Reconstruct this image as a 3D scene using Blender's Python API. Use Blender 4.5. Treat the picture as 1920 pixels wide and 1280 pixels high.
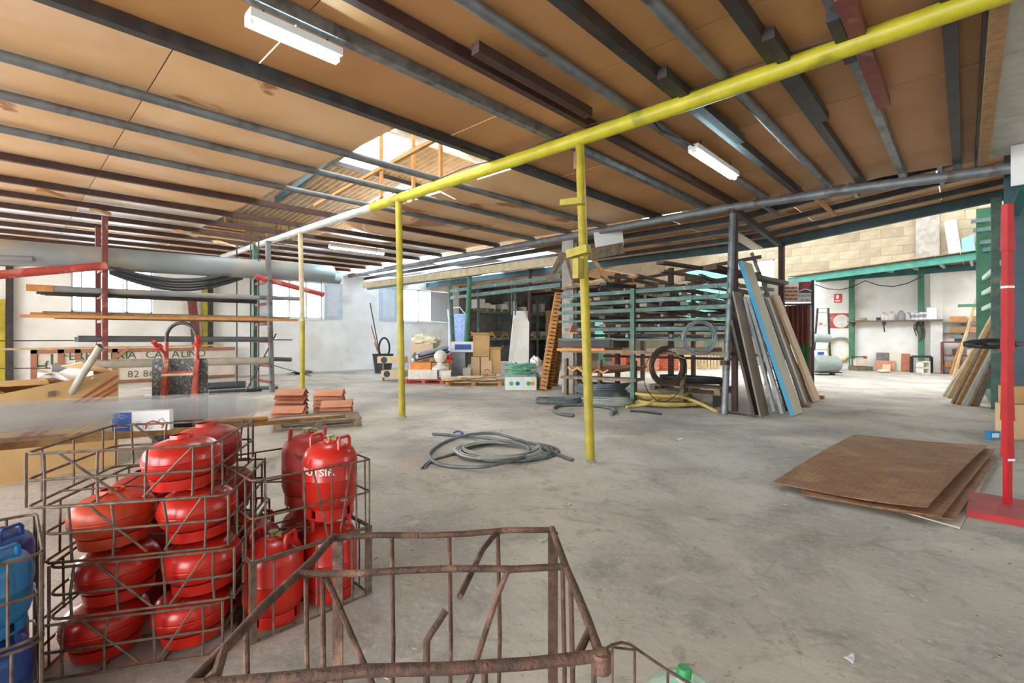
import bpy, bmesh, math, random
from mathutils import Vector as V, Matrix
random.seed(7)
for o in list(bpy.data.objects): bpy.data.objects.remove(o, do_unlink=True)
S = bpy.context.scene
COL = S.collection
# ------------------------------------------------------------------ camera
FPX, CAMH, HY = 900.0, 1.5, 632.0
A = math.atan2(850, 900)                       # building grid is turned 43 degrees to the lens
FW = V((-math.sin(A), math.cos(A), 0)); RT = V((math.cos(A), math.sin(A), 0)); UP = V((0, 0, 1))
CAM = V((0, 0, CAMH))
cd = bpy.data.cameras.new('camera'); cam = bpy.data.objects.new('camera', cd); COL.objects.link(cam)
cam.location = CAM; cam.rotation_euler = (math.pi/2, 0, A)
cd.sensor_width = 36; cd.lens = 36*FPX/1920; cd.shift_y = (HY-640)/1920; cd.clip_start = .02; cd.clip_end = 300
S.camera = cam
# ------------------------------------------------------------------ world / exposure
w = bpy.data.worlds.new('sky'); S.world = w; w.use_nodes = True
bg = w.node_tree.nodes['Background']; bg.inputs[0].default_value = (.93, .965, 1, 1); bg.inputs[1].default_value = 7.0
S.view_settings.view_transform = 'Standard'; S.view_settings.look = 'None'
S.view_settings.exposure = 1.0; S.view_settings.gamma = 1; S.view_settings.use_curve_mapping = False
S.cycles.max_bounces = 8; S.cycles.diffuse_bounces = 5; S.cycles.transparent_max_bounces = 12
S.cycles.sample_clamp_indirect = 6

# ------------------------------------------------------------------ measuring helpers (photo pixel -> place)
def ray(x, y): return FW + RT*((x-960)/FPX) + UP*((HY-y)/FPX)
def D(x, y, d): return CAM + ray(x, y)*d
def F(x, y, z=0): r = ray(x, y); return CAM + r*((z-CAMH)/r.z)
def PY(x, y, Y): r = ray(x, y); return CAM + r*(Y/r.y)
def PX(x, y, X): r = ray(x, y); return CAM + r*(X/r.x)
def zr(X, Y): return 4.12 - .012*(X+3.25) + .012*(Y-5)
def R(x, y, o=0):
    r = ray(x, y); n = V((.012, -.012, 1)); c = 4.12 - .012*3.25 - .06 + o
    return CAM + r*((c - n.dot(CAM))/n.dot(r))
def dep(p): return (p-CAM).dot(FW)

# ------------------------------------------------------------------ materials
def lin(c):
    if isinstance(c, str): c = tuple(int(c[i:i+2], 16)/255 for i in (0, 2, 4))
    return tuple(v/12.92 if v <= .04045 else ((v+.055)/1.055)**2.4 for v in c) + (1,)
MATS = {}
def mat(n, c, c2=None, rough=.6, metal=0, scale=5, stretch=(1, 1, 1), bump=0, bscale=None, lo=.35, hi=.65, detail=5, c3=None, s3=1.2, lo3=.5, hi3=.62, rnd=0, spec=.5, coat=0, trans=0):
    m = bpy.data.materials.new(n); m.use_nodes = True; nt = m.node_tree; N = nt.nodes; L = nt.links
    b = N['Principled BSDF']; b.inputs['Roughness'].default_value = rough; b.inputs['Metallic'].default_value = metal
    b.inputs['Specular IOR Level'].default_value = spec; b.inputs['Coat Weight'].default_value = coat
    b.inputs['Transmission Weight'].default_value = trans
    col = None
    tc = N.new('ShaderNodeTexCoord'); mp = N.new('ShaderNodeMapping'); mp.inputs['Scale'].default_value = stretch
    L.new(tc.outputs['Object'], mp.inputs['Vector'])
    if c2:
        no = N.new('ShaderNodeTexNoise'); no.inputs['Scale'].default_value = scale; no.inputs['Detail'].default_value = detail
        L.new(mp.outputs[0], no.inputs['Vector'])
        rp = N.new('ShaderNodeValToRGB'); rp.color_ramp.elements[0].position = lo; rp.color_ramp.elements[1].position = hi
        rp.color_ramp.elements[0].color = lin(c); rp.color_ramp.elements[1].color = lin(c2)
        L.new(no.outputs['Fac'], rp.inputs[0]); col = rp.outputs[0]
        if c3:
            n3 = N.new('ShaderNodeTexNoise'); n3.inputs['Scale'].default_value = s3; n3.inputs['Detail'].default_value = 6
            n3.inputs['Distortion'].default_value = .6
            L.new(mp.outputs[0], n3.inputs['Vector'])
            r3 = N.new('ShaderNodeMapRange'); r3.inputs[1].default_value = lo3; r3.inputs[2].default_value = hi3
            L.new(n3.outputs['Fac'], r3.inputs[0])
            mx = N.new('ShaderNodeMix'); mx.data_type = 'RGBA'; mx.inputs[7].default_value = lin(c3)
            L.new(r3.outputs[0], mx.inputs[0]); L.new(col, mx.inputs[6]); col = mx.outputs[2]
        if rnd:
            oi = N.new('ShaderNodeObjectInfo'); mr = N.new('ShaderNodeMapRange'); mr.inputs[3].default_value = 1-rnd; mr.inputs[4].default_value = 1+rnd
            L.new(oi.outputs['Random'], mr.inputs[0])
            hs = N.new('ShaderNodeHueSaturation'); L.new(mr.outputs[0], hs.inputs['Value']); L.new(col, hs.inputs['Color']); col = hs.outputs[0]
        L.new(col, b.inputs['Base Color'])
    else: b.inputs['Base Color'].default_value = lin(c)
    if bump:
        nb = N.new('ShaderNodeTexNoise'); nb.inputs['Scale'].default_value = bscale or scale*3; nb.inputs['Detail'].default_value = 6
        L.new(mp.outputs[0], nb.inputs['Vector'])
        bu = N.new('ShaderNodeBump'); bu.inputs['Strength'].default_value = bump; bu.inputs['Distance'].default_value = .02
        L.new(nb.outputs['Fac'], bu.inputs['Height']); L.new(bu.outputs[0], b.inputs['Normal'])
    MATS[n] = m; return m
def emis(n, c, s):
    m = bpy.data.materials.new(n); m.use_nodes = True; b = m.node_tree.nodes['Principled BSDF']
    b.inputs['Base Color'].default_value = lin(c); b.inputs['Emission Color'].default_value = lin(c); b.inputs['Emission Strength'].default_value = s
    MATS[n] = m; return m
def sheer(n, c, op, rough=.2, transl=False):
    m = bpy.data.materials.new(n); m.use_nodes = True; nt = m.node_tree; N = nt.nodes; L = nt.links
    out = N['Material Output']; N.remove(N['Principled BSDF'])
    t = N.new('ShaderNodeBsdfTransparent'); mx = N.new('ShaderNodeMixShader'); mx.inputs[0].default_value = op
    g = N.new('ShaderNodeBsdfTranslucent' if transl else 'ShaderNodeBsdfPrincipled')
    if transl: g.inputs['Color'].default_value = lin(c)
    else:
        g.inputs['Base Color'].default_value = lin(c); g.inputs['Roughness'].default_value = rough
    L.new(t.outputs[0], mx.inputs[1]); L.new(g.outputs[0], mx.inputs[2]); L.new(mx.outputs[0], out.inputs[0])
    MATS[n] = m; return m
def floor_mat():
    m = mat('floor_concrete', 'c2bbb0', 'a49e95', rough=.82, scale=.9, bump=.35, bscale=14, lo=.38, hi=.66, detail=9, c3='8d8885', s3=.45, lo3=.48, hi3=.7)
    nt = m.node_tree; N = nt.nodes; L = nt.links; b = N['Principled BSDF']
    src = b.inputs['Base Color'].links[0].from_socket; tc = [n for n in N if n.type == 'TEX_COORD'][0]
    # small dark specks and pale worn flakes, fine grit
    def layer(src, scale, lo, hi, colr, fac, dist=1.0, detail=6):
        n = N.new('ShaderNodeTexNoise'); n.inputs['Scale'].default_value = scale; n.inputs['Detail'].default_value = detail; n.inputs['Distortion'].default_value = dist
        n.inputs['Roughness'].default_value = .65
        L.new(tc.outputs['Object'], n.inputs['Vector'])
        r = N.new('ShaderNodeMapRange'); r.inputs[1].default_value = lo; r.inputs[2].default_value = hi; r.inputs[4].default_value = fac
        L.new(n.outputs['Fac'], r.inputs[0]); mx = N.new('ShaderNodeMix'); mx.data_type = 'RGBA'; mx.inputs[7].default_value = lin(colr)
        L.new(r.outputs[0], mx.inputs[0]); L.new(src, mx.inputs[6]); return mx.outputs[2]
    src = layer(src, 4.5, .58, .7, 'cdc7ba', .5, 1.0)
    src = layer(src, .8, .52, .68, '77746f', .6, 1.6)
    src = layer(src, 2.2, .55, .66, '807b74', .5, 2.2)
    src = layer(src, 28, .52, .7, 'd0cabf', .35, .5)
    src = layer(src, .5, .55, .7, 'b39d82', .5, .5)
    src = layer(src, 11, .62, .7, '6f6a62', .55, 1.5)
    src = layer(src, 45, .6, .72, '5f5b55', .35)
    vo = N.new('ShaderNodeTexVoronoi'); vo.feature = 'DISTANCE_TO_EDGE'; vo.inputs['Scale'].default_value = .55
    nn = N.new('ShaderNodeTexNoise'); nn.inputs['Scale'].default_value = 2.2; nn.inputs['Detail'].default_value = 6
    ad = N.new('ShaderNodeMix'); ad.data_type = 'VECTOR'; ad.inputs[0].default_value = .3
    L.new(tc.outputs['Object'], nn.inputs['Vector']); L.new(tc.outputs['Object'], ad.inputs[4]); L.new(nn.outputs['Color'], ad.inputs[5]); L.new(ad.outputs[1], vo.inputs['Vector'])
    r = N.new('ShaderNodeMapRange'); r.inputs[1].default_value = .0022; r.inputs[2].default_value = .0; r.inputs[4].default_value = .3
    L.new(vo.outputs['Distance'], r.inputs[0]); mx = N.new('ShaderNodeMix'); mx.data_type = 'RGBA'; mx.inputs[7].default_value = lin('6b655c')
    L.new(r.outputs[0], mx.inputs[0]); L.new(src, mx.inputs[6]); L.new(mx.outputs[2], b.inputs['Base Color'])
    return m
floor_mat()
mat('plaster', 'eceae6', 'dddad4', rough=.85, scale=1.2, bump=.15, bscale=8, c3='c9c3b8', s3=.7, lo3=.56, hi3=.75)
mat('block_tan', 'a89a82', '978a73', rough=.9, scale=2.5, bump=.6, bscale=18, c3='bdb4a3', s3=.9, lo3=.55, hi3=.6, rnd=.16)
mat('mortar', 'a89e8c', '958c7b', rough=.95, scale=4)
mat('block_grey', '7d7a77', '6a6765', rough=.9, scale=3, bump=.5, bscale=18, rnd=.14)
mat('mortar_grey', '6b6865', '5d5a58', rough=.95)
mat('board', 'dcb588', 'd0a576', rough=.5, scale=.8, c3='e6cbae', s3=.5, lo3=.5, hi3=.75, rnd=.06, spec=.35)
mat('board_stain', 'dcb588', 'd0a576', rough=.5, scale=.8, c3='9c6232', s3=.9, lo3=.57, hi3=.62, rnd=.06, spec=.35)
mat('board_pale', 'd9cdbd', 'cdb89c', rough=.45, scale=.7, c3='eceae8', s3=.6, lo3=.45, hi3=.6, rnd=.05)
mat('board_right', 'c09060', 'b28252', rough=.55, scale=.9, rnd=.05, spec=.3)
mat('sheet_white', 'c9c9c3', 'b9b7ae', rough=.6, rnd=.06)
mat('steel_dark', '3f4042', '302c2b', rough=.5, metal=.35, scale=6, stretch=(1, 1, 1), c3='4d362b', s3=3, lo3=.55, hi3=.7)
mat('steel_galv', '84888a', '686c6f', rough=.45, metal=.55, scale=9, c3='54504c', s3=4, lo3=.58, hi3=.7)
mat('steel_brown', '4a3029', '39241f', rough=.6, metal=.1, scale=8)
mat('pipe_grey', '7a7d80', '686a6c', rough=.5, metal=.3, scale=5, c3='5b524b', s3=3, lo3=.56, hi3=.7)
mat('yellow', 'b9b02a', 'a89e22', rough=.45, scale=4, c3='86801f', s3=2.2, lo3=.6, hi3=.75)
mat('yellow_white', 'c5c5bf', 'a9a9a5', rough=.5, scale=4)
mat('yellow_dirty', 'ad9d22', '93831f', rough=.5, scale=5, c3='6d611f', s3=2, lo3=.58, hi3=.7)
mat('pale_timber', 'c4b596', 'ab9c7e', rough=.7, scale=6, stretch=(1, 1, 1))
mat('wood', 'b08a5c', '946f45', rough=.7, scale=5, stretch=(3, 3, 3), rnd=.12, bump=.15, bscale=30)
mat('wood_pale', 'cdb28a', 'b4966b', rough=.7, scale=6, rnd=.12)
mat('wood_orange', 'c88f52', 'b27a41', rough=.65, scale=5, rnd=.08)
mat('wood_old', '8a7862', '6c5c4a', rough=.8, scale=9, rnd=.15, bump=.2, bscale=40)
mat('wood_plank', 'a47a48', '7e5831', rough=.65, scale=4, c3='c49c66', s3=2.2, lo3=.5, hi3=.7, bump=.15, bscale=30)
mat('rust', '6b4e40', '4a3a33', rough=.7, metal=.35, scale=22, c3='8a6a58', s3=7, lo3=.55, hi3=.7, bump=.4, bscale=90)
mat('rust_wire', '7a6a5c', '57483d', rough=.65, metal=.4, scale=25, c3='84543c', s3=8, lo3=.56, hi3=.7)
mat('gas_red', 'c8281c', 'bb2216', rough=.3, scale=4, c3='9a281c', s3=3, lo3=.58, hi3=.72, rnd=.05, coat=.15)
mat('gas_orange', 'cf4a26', 'b83d20', rough=.42, scale=5, c3='8f3a22', s3=4, lo3=.56, hi3=.7)
mat('gas_dull', 'b03026', '98281f', rough=.5, scale=5, c3='7d2a22', s3=4, lo3=.56, hi3=.7)
mat('gas_blue', '2a7fb8', '2374ab', rough=.35, scale=4, c3='1d5d90', s3=3, lo3=.58, hi3=.7)
mat('gas_navy', '244f96', '1e4180', rough=.4, scale=4, c3='5a5348', s3=5, lo3=.6, hi3=.7)
mat('white_print', 'e9e4de', rough=.5)
mat('brass', '8a7a52', rough=.4, metal=.7)
mat('black', '1c1c1e', '26262a', rough=.5)
mat('black_pipe', '2b2d30', '3a3c3f', rough=.45)
mat('hose_grey', '5f6669', '4c5356', rough=.4, scale=8, c3='8d918f', s3=3, lo3=.6, hi3=.75)
mat('hose_pale', 'a5a49c', '8d8c85', rough=.5, scale=8)
mat('hose_yellow', 'c9b06a', 'b39a55', rough=.5, scale=6, c3='8f7c48', s3=3, lo3=.58, hi3=.72)
mat('wire_dark', '3b3430', '57463b', rough=.5, metal=.5, scale=20)
mat('wire_galv', '9aa3a6', '7f8a8e', rough=.4, metal=.6, scale=20)
mat('pvc', '8b9094', '7d8286', rough=.45, scale=2, c3='a39a88', s3=1, lo3=.5, hi3=.7)
mat('pvc_big', '8f989b', '868d8e', rough=.45, scale=1, c3='a89d88', s3=.6, lo3=.52, hi3=.7)
mat('pvc_dark', '55595d', '4a4e52', rough=.45)
mat('pvc_sand', 'a9a294', '97907f', rough=.5)
mat('red_paint', 'b3473f', '9c3a34', rough=.55, scale=6, c3='c98577', s3=3, lo3=.56, hi3=.7)
mat('maroon', '7d4038', '6b342e', rough=.6, scale=6, c3='9a7a70', s3=4, lo3=.58, hi3=.7)
mat('stand_red', 'b81c23', 'a4161c', rough=.45, scale=4, c3='c84a48', s3=3, lo3=.6, hi3=.8)
mat('stand_top', 'a8484a', '963c40', rough=.6, scale=7)
mat('truck_red', 'b5533f', 'a04232', rough=.5, scale=8, c3='c89a86', s3=5, lo3=.55, hi3=.7)
mat('truck_plate', '5d5f5c', '47494a', rough=.7, scale=18, c3='8d9190', s3=25, lo3=.56, hi3=.62, metal=.2)
mat('cardboard', 'c9a470', 'bd9663', rough=.8, scale=3, rnd=.07)
mat('cardboard_in', 'd8b683', 'c9a573', rough=.8, scale=3)
mat('cardboard_light', 'd9bb94', 'cba981', rough=.8, scale=3, rnd=.08)
mat('strap', 'a2461f', rough=.45)
mat('paper', 'e8e8ec', 'd8d8de', rough=.8, scale=6)
mat('box_white', 'e6e6e4', rough=.5)
mat('box_blue', '1d4f9e', rough=.5)
mat('print_red', 'b8262a', rough=.5)
mat('print_grey', '8a8f96', rough=.5)
mat('terracotta', 'c98e70', 'b87a5c', rough=.75, scale=6, rnd=.1)
mat('terracotta_dark', 'a8684f', '97593f', rough=.75, scale=6, rnd=.08)
mat('teal', '2c5f60', '24504f', rough=.5, scale=4)
mat('teal_dark', '2a4a52', '213c44', rough=.5, scale=4)
mat('teal_light', '3f9280', '37806f', rough=.5, scale=4, c3='8a8a70', s3=3, lo3=.62, hi3=.75)
mat('green_steel', '4f6f63', '415c54', rough=.55, scale=6, c3='7b8276', s3=4, lo3=.58, hi3=.7)
mat('green_post', '3f7a5c', '35684e', rough=.5, scale=5)
mat('green_rail', '527069', '435c57', rough=.5, scale=6, c3='8a948c', s3=3, lo3=.56, hi3=.72)
mat('green_arm', 'b9cdbd', 'a3baa8', rough=.5)
mat('mint', '7fd0b4', '74c2a7', rough=.6)
mat('concrete', 'a8a29a', '8f8a83', rough=.9, scale=5, bump=.5, bscale=25)
mat('concrete_dark', '7d7871', '67625c', rough=.9, scale=5, bump=.5, bscale=25)
mat('stone_white', 'dcd7cc', 'cbc5b9', rough=.8, scale=6)
mat('marble', 'dcd8cf', 'cfc9bd', rough=.4, scale=1.2, c3='c2a882', s3=1.0, lo3=.52, hi3=.66)
mat('fibre_cement', 'a39c8d', '8f887a', rough=.9, scale=3, rnd=.08)
mat('perf_board', '8d6240', '7d5435', rough=.7, scale=5, c3='a37d5c', s3=2, lo3=.5, hi3=.72)
mat('board_cream', 'c9c4b0', 'bdb8a4', rough=.5, scale=2)
mat('board_blue', '3f9cc4', rough=.5)
mat('board_beige', 'cfb597', 'c4a888', rough=.6, scale=2)
mat('board_brown', '8a7a6a', '75675a', rough=.6, scale=2, c3='5a5049', s3=1.5, lo3=.5, hi3=.7)
mat('board_dark', '4a3d35', '3b302a', rough=.6, scale=2)
mat('alu', 'b0b3b3', '989b9b', rough=.4, metal=.5, scale=8)
mat('sheet_brown', '6f3a2e', '62322a', rough=.35, scale=2)
mat('sheet_green', '2f6a3c', '285c34', rough=.35)
mat('sign_white', 'dedcd8', rough=.5)
mat('sign_dark', '3c4046', rough=.5)
mat('sign_cream', 'ddd2c2', 'd0c4b2', rough=.7, scale=3)
mat('sign_frame', 'a8745c', '94624c', rough=.7, scale=5)
mat('letter_green', '3a5b4a', rough=.6)
mat('letter_grey', '5f625c', rough=.6)
mat('fabric_blue', '8fa9d6', 'b9c8e6', rough=.9, scale=14, lo=.45, hi=.6)
mat('fabric_cream', 'ded5b8', 'cfc4a2', rough=.9, scale=8)
mat('bucket', '2f3740', '262d36', rough=.5)
mat('crate_white', 'd9dfd6', 'c8cfc6', rough=.6)
mat('rope_green', '6fae93', '5a9a80', rough=.7)
mat('net_green', '7d9a94', '93aea6', rough=.8, scale=12)
mat('pallet_red', 'b8574a', 'a54a40', rough=.7, scale=6)
mat('orange_box', 'd98a3c', 'cb7b30', rough=.6)
mat('plastic_grey', '8d9399', '7f858b', rough=.5)
mat('roll_grey', '98a19d', '7d8784', rough=.7, scale=14, stretch=(1, 1, 6))
mat('sign_red', 'd23a30', rough=.5)
mat('jar', 'cfcac0', 'bfb9ad', rough=.5, rnd=.1)
mat('jar_grey', '9a97a0', rough=.5)
mat('tin_white', 'e4e2de', rough=.5)
mat('twig', '5a5048', '453c36', rough=.8)
mat('bag_white', 'e0e6ea', rough=.4)
mat('brick_red', 'c9694a', 'b85a3d', rough=.8, rnd=.1)
mat('box_cyan', '2f86b8', rough=.5)
mat('grip_red', 'c03a34', rough=.5)
mat('debris', 'b9b0a2', '8d8376', rough=.9, scale=3)
mat('shutter', 'b9c4d2', 'aab6c6', rough=.6)
mat('shutter_panel', 'c9ced4', 'bfc5cc', rough=.6)
mat('cable', '2b2622', rough=.6)
mat('cap_green', '2f8f4a', rough=.4)
sheer('glass', 'dfe8f0', .08, .05); sheer('film', 'cdd2d6', .36, .2); sheer('jug', 'a9cbb8', .45, .15)
sheer('skylight', 'f2f2ee', .85, transl=True); sheer('skylight_dull', 'c3ccd4', .94, transl=True); sheer('film_clear', 'dfe6ea', .35, .15)
emis('tube_light', 'd0f4ff', 120)

# ------------------------------------------------------------------ mesh collector
class MB:
    def __init__(s): s.v = []; s.f = []
    def add(s, vs, fs):
        o = len(s.v); s.v += [V(x) for x in vs]; s.f += [tuple(i+o for i in f) for f in fs]; return s
    def box(s, c, size, rot=None):
        hx, hy, hz = size[0]/2, size[1]/2, size[2]/2; c = V(c)
        vs = [V((x, y, z)) for x in (-hx, hx) for y in (-hy, hy) for z in (-hz, hz)]
        if rot is not None: vs = [rot @ v for v in vs]
        return s.add([c+v for v in vs], [(0, 1, 3, 2), (4, 6, 7, 5), (0, 4, 5, 1), (2, 3, 7, 6), (0, 2, 6, 4), (1, 5, 7, 3)])
    def span(s, x0, x1, y0, y1, z0, z1): return s.box(((x0+x1)/2, (y0+y1)/2, (z0+z1)/2), (abs(x1-x0), abs(y1-y0), abs(z1-z0)))
    def bar(s, p0, p1, w, h, up=UP):      # rectangular bar; w sideways, h along up
        p0, p1 = V(p0), V(p1); t = (p1-p0).normalized(); up = V(up)
        sd = t.cross(up)
        if sd.length < 1e-4: sd = t.cross(V((1, 0, 0)))
        sd.normalize(); u = sd.cross(t).normalized()
        q = [p+sd*(a*w/2)+u*(b*h/2) for p in (p0, p1) for a, b in ((-1, -1), (1, -1), (1, 1), (-1, 1))]
        return s.add(q, [(3, 2, 1, 0), (4, 5, 6, 7), (0, 1, 5, 4), (1, 2, 6, 5), (2, 3, 7, 6), (3, 0, 4, 7)])
    def tube(s, pts, r, n=8, closed=False, caps=True, r2=None):
        pts = [V(p) for p in pts]; m = len(pts); o = len(s.v)
        rs = r if isinstance(r, (list, tuple)) else [r + ((r2-r)*i/(m-1) if r2 is not None else 0) for i in range(m)]
        def tan(i):
            if closed: return (pts[(i+1) % m]-pts[i-1]).normalized()
            return (pts[min(i+1, m-1)]-pts[max(i-1, 0)]).normalized()
        t = tan(0); u = t.cross(UP)
        if u.length < 1e-3: u = t.cross(V((1, 0, 0)))
        u.normalize()
        for i in range(m):
            t = tan(i); u = (u - t*u.dot(t))
            if u.length < 1e-5: u = t.orthogonal()
            u.normalize(); b = t.cross(u)
            for k in range(n):
                a = 2*math.pi*k/n; s.v.append(pts[i]+(u*math.cos(a)+b*math.sin(a))*rs[i])
        for i in range(m if closed else m-1):
            j = (i+1) % m
            for k in range(n):
                l = (k+1) % n; s.f.append((o+i*n+k, o+i*n+l, o+j*n+l, o+j*n+k))
        if caps and not closed:
            s.f.append(tuple(o+k for k in reversed(range(n)))); s.f.append(tuple(o+(m-1)*n+k for k in range(n)))
        return s
    def cyl(s, p0, p1, r, r2=None, n=14): return s.tube([p0, p1], r, n, r2=r2)
    def pipe(s, p0, p1, r, t=.008, n=16):       # open hollow tube
        p0, p1 = V(p0), V(p1); d = (p1-p0).normalized(); o = len(s.v); u = d.orthogonal().normalized(); b = d.cross(u)
        for p, rr in ((p0, r), (p1, r), (p1, r-t), (p0, r-t)):
            for k in range(n):
                a = 2*math.pi*k/n; s.v.append(p+(u*math.cos(a)+b*math.sin(a))*rr)
        for i in range(4):
            j = (i+1) % 4
            for k in range(n):
                l = (k+1) % n; s.f.append((o+i*n+k, o+i*n+l, o+j*n+l, o+j*n+k))
        return s
    def lathe(s, prof, c=(0, 0, 0), n=20, rot=None):
        o = len(s.v); c = V(c)
        for r, z in prof:
            for k in range(n):
                a = 2*math.pi*k/n; p = V((r*math.cos(a), r*math.sin(a), z))
                s.v.append(c+(rot @ p if rot is not None else p))
        for i in range(len(prof)-1):
            for k in range(n):
                l = (k+1) % n; s.f.append((o+i*n+k, o+i*n+l, o+(i+1)*n+l, o+(i+1)*n+k))
        if prof[0][0] > 1e-4: s.f.append(tuple(o+k for k in reversed(range(n))))
        if prof[-1][0] > 1e-4: s.f.append(tuple(o+(len(prof)-1)*n+k for k in range(n)))
        return s
    def slab(s, q, t, nrm=None):           # quad with thickness
        q = [V(x) for x in q]; nn = nrm or (q[1]-q[0]).cross(q[3]-q[0]).normalized()
        vs = q + [p+V(nn)*t for p in q]
        return s.add(vs, [(3, 2, 1, 0), (4, 5, 6, 7), (0, 1, 5, 4), (1, 2, 6, 5), (2, 3, 7, 6), (3, 0, 4, 7)])
    def prism(s, poly, o, ux, uy, t):      # polygon in the ux,uy plane pushed t along ux x uy
        o, ux, uy = V(o), V(ux), V(uy); nn = ux.cross(uy).normalized()*t; k = len(poly)
        a = [o+ux*x+uy*y for x, y in poly]; b = [p+nn for p in a]
        return s.add(a+b, [tuple(reversed(range(k))), tuple(range(k, 2*k))]+[(i, (i+1) % k, k+(i+1) % k, k+i) for i in range(k)])
    def grid(s, fn, nu, nv, t):            # sheet fn(u,v)->point, thickened along -normal-ish vector t
        o = len(s.v); t = V(t)
        for off in (V((0, 0, 0)), t):
            for i in range(nu+1):
                for j in range(nv+1): s.v.append(V(fn(i/nu, j/nv))+off)
        W = nv+1; K = (nu+1)*W
        for i in range(nu):
            for j in range(nv):
                a = o+i*W+j; s.f.append((a, a+W, a+W+1, a+1)); s.f.append((a+K+1, a+K+W+1, a+K+W, a+K))
        for i in range(nu):
            a = o+i*W; s.f.append((a, a+K, a+K+W, a+W)); a = o+i*W+nv; s.f.append((a+W, a+W+K, a+K, a))
        for j in range(nv):
            a = o+j; s.f.append((a+1, a+1+K, a+K, a)); a = o+nu*W+j; s.f.append((a, a+K, a+K+1, a+1))
        return s
    def mesh(s, name, sm=True):
        me = bpy.data.meshes.new(name); me.from_pydata([tuple(v) for v in s.v], [], s.f); me.validate()
        bm = bmesh.new(); bm.from_mesh(me); bmesh.ops.recalc_face_normals(bm, faces=bm.faces); bm.to_mesh(me); bm.free()
        if sm:
            me.polygons.foreach_set('use_smooth', [True]*len(me.polygons)); me.set_sharp_from_angle(angle=math.radians(38))
        return me
def T(loc, rot): return Matrix.Translation(V(loc)) @ rot.to_4x4() if not isinstance(rot, (int, float)) else Matrix.Translation(V(loc)) @ Matrix.Rotation(rot, 4, 'Z')
def tag(o, label=None, cat=None, group=None, kind=None):
    if label: o['label'] = label
    if cat: o['category'] = cat
    if group: o['group'] = group
    if kind: o['kind'] = kind
    return o
def thing(name, label, cat, loc=(0, 0, 0), rz=0, group=None, rot=None, kind=None):
    o = bpy.data.objects.new(name, None); COL.objects.link(o); o.empty_display_size = .1
    o.location = V(loc); o.rotation_euler = rot if rot else (0, 0, rz)
    bpy_m = Matrix.Translation(V(loc)) @ (o.rotation_euler.to_matrix().to_4x4())
    MW[o.name] = bpy_m
    return tag(o, label, cat, group, kind)
MW = {}
def part(par, name, m, material, world=False, sm=True, label=None, kind=None):
    if isinstance(m, MB):
        if world:
            iv = MW[par.name].inverted(); m.v = [iv @ v for v in m.v]
        me = m.mesh(name, sm); me.materials.append(MATS[material])
    else: me = m
    o = bpy.data.objects.new(name, me); COL.objects.link(o); o.parent = par
    MW[o.name] = MW[par.name].copy()
    return tag(o, label, None, None, kind)
def one(name, m, material, label, cat, group=None, kind=None, sm=True, base=None):
    """a thing that is a single mesh; origin put at its base centre"""
    xs = [v.x for v in m.v]; ys = [v.y for v in m.v]; zs = [v.z for v in m.v]
    b = V(base) if base else V(((min(xs)+max(xs))/2, (min(ys)+max(ys))/2, min(zs)))
    m.v = [v-b for v in m.v]
    me = m.mesh(name, sm); me.materials.append(MATS[material])
    o = bpy.data.objects.new(name, me); COL.objects.link(o); o.location = b; MW[o.name] = Matrix.Translation(b)
    return tag(o, label, cat, group, kind)
def dup(root, loc, rz=None, label=None, rot=None, group=None):
    r = root.copy(); COL.objects.link(r); r.location = V(loc)
    if rz is not None: r.rotation_euler = (0, 0, rz)
    if rot is not None: r.rotation_euler = rot
    if label: r['label'] = label
    if group: r['group'] = group
    for ch in list(root.children):
        c = ch.copy(); COL.objects.link(c); c.parent = r
        for g in list(ch.children):
            d = g.copy(); COL.objects.link(d); d.parent = c
    return r
def glyph_mesh(s, size, material, ext):
    cu = bpy.data.curves.new('glyph', 'FONT'); cu.body = s; cu.size = size; cu.extrude = ext; cu.align_y = 'CENTER'; cu.resolution_u = 2
    tmp = bpy.data.objects.new('tmp', cu); COL.objects.link(tmp); bpy.context.view_layer.update()
    me = bpy.data.meshes.new_from_object(tmp.evaluated_get(bpy.context.evaluated_depsgraph_get())); wd = tmp.dimensions.x; bpy.data.objects.remove(tmp)
    me.materials.clear(); me.materials.append(MATS[material]); return me, wd
def text(par, name, s, c, ux, uy, size, material, world=True, ext=.002):
    ux, uy = V(ux).normalized(), V(uy).normalized(); n = ux.cross(uy)
    g = [(glyph_mesh(ch, size, material, ext) if ch != ' ' else (None, size*.22)) for ch in s]
    x = -sum(w_+size*.07 for _, w_ in g)/2
    for (me, w_), ch in zip(g, s):
        if me:
            o = bpy.data.objects.new('letter', me); COL.objects.link(o); m = Matrix((ux, uy, n)).transposed().to_4x4(); m.translation = V(c)+ux*x
            if world: m = MW[par.name].inverted() @ m
            o.parent = par; o.matrix_local = m
        x += w_+size*.07
ORD = ['first', 'second', 'third', 'fourth', 'fifth', 'sixth', 'seventh', 'eighth', 'ninth', 'tenth', 'eleventh', 'twelfth', 'thirteenth', 'fourteenth', 'fifteenth', 'sixteenth', 'seventeenth', 'eighteenth', 'nineteenth', 'twentieth', 'twenty-first', 'twenty-second', 'twenty-third', 'twenty-fourth', 'twenty-fifth']
def shared(name, material, mesh_mb):
    me = mesh_mb.mesh(name); me.materials.append(MATS[material]); return me
def child(par, name, me, loc=(0, 0, 0), rot=None, scale=None):
    o = bpy.data.objects.new(name, me); COL.objects.link(o); o.parent = par; o.location = V(loc)
    if rot: o.rotation_euler = rot
    if scale: o.scale = scale
    return o
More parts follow.
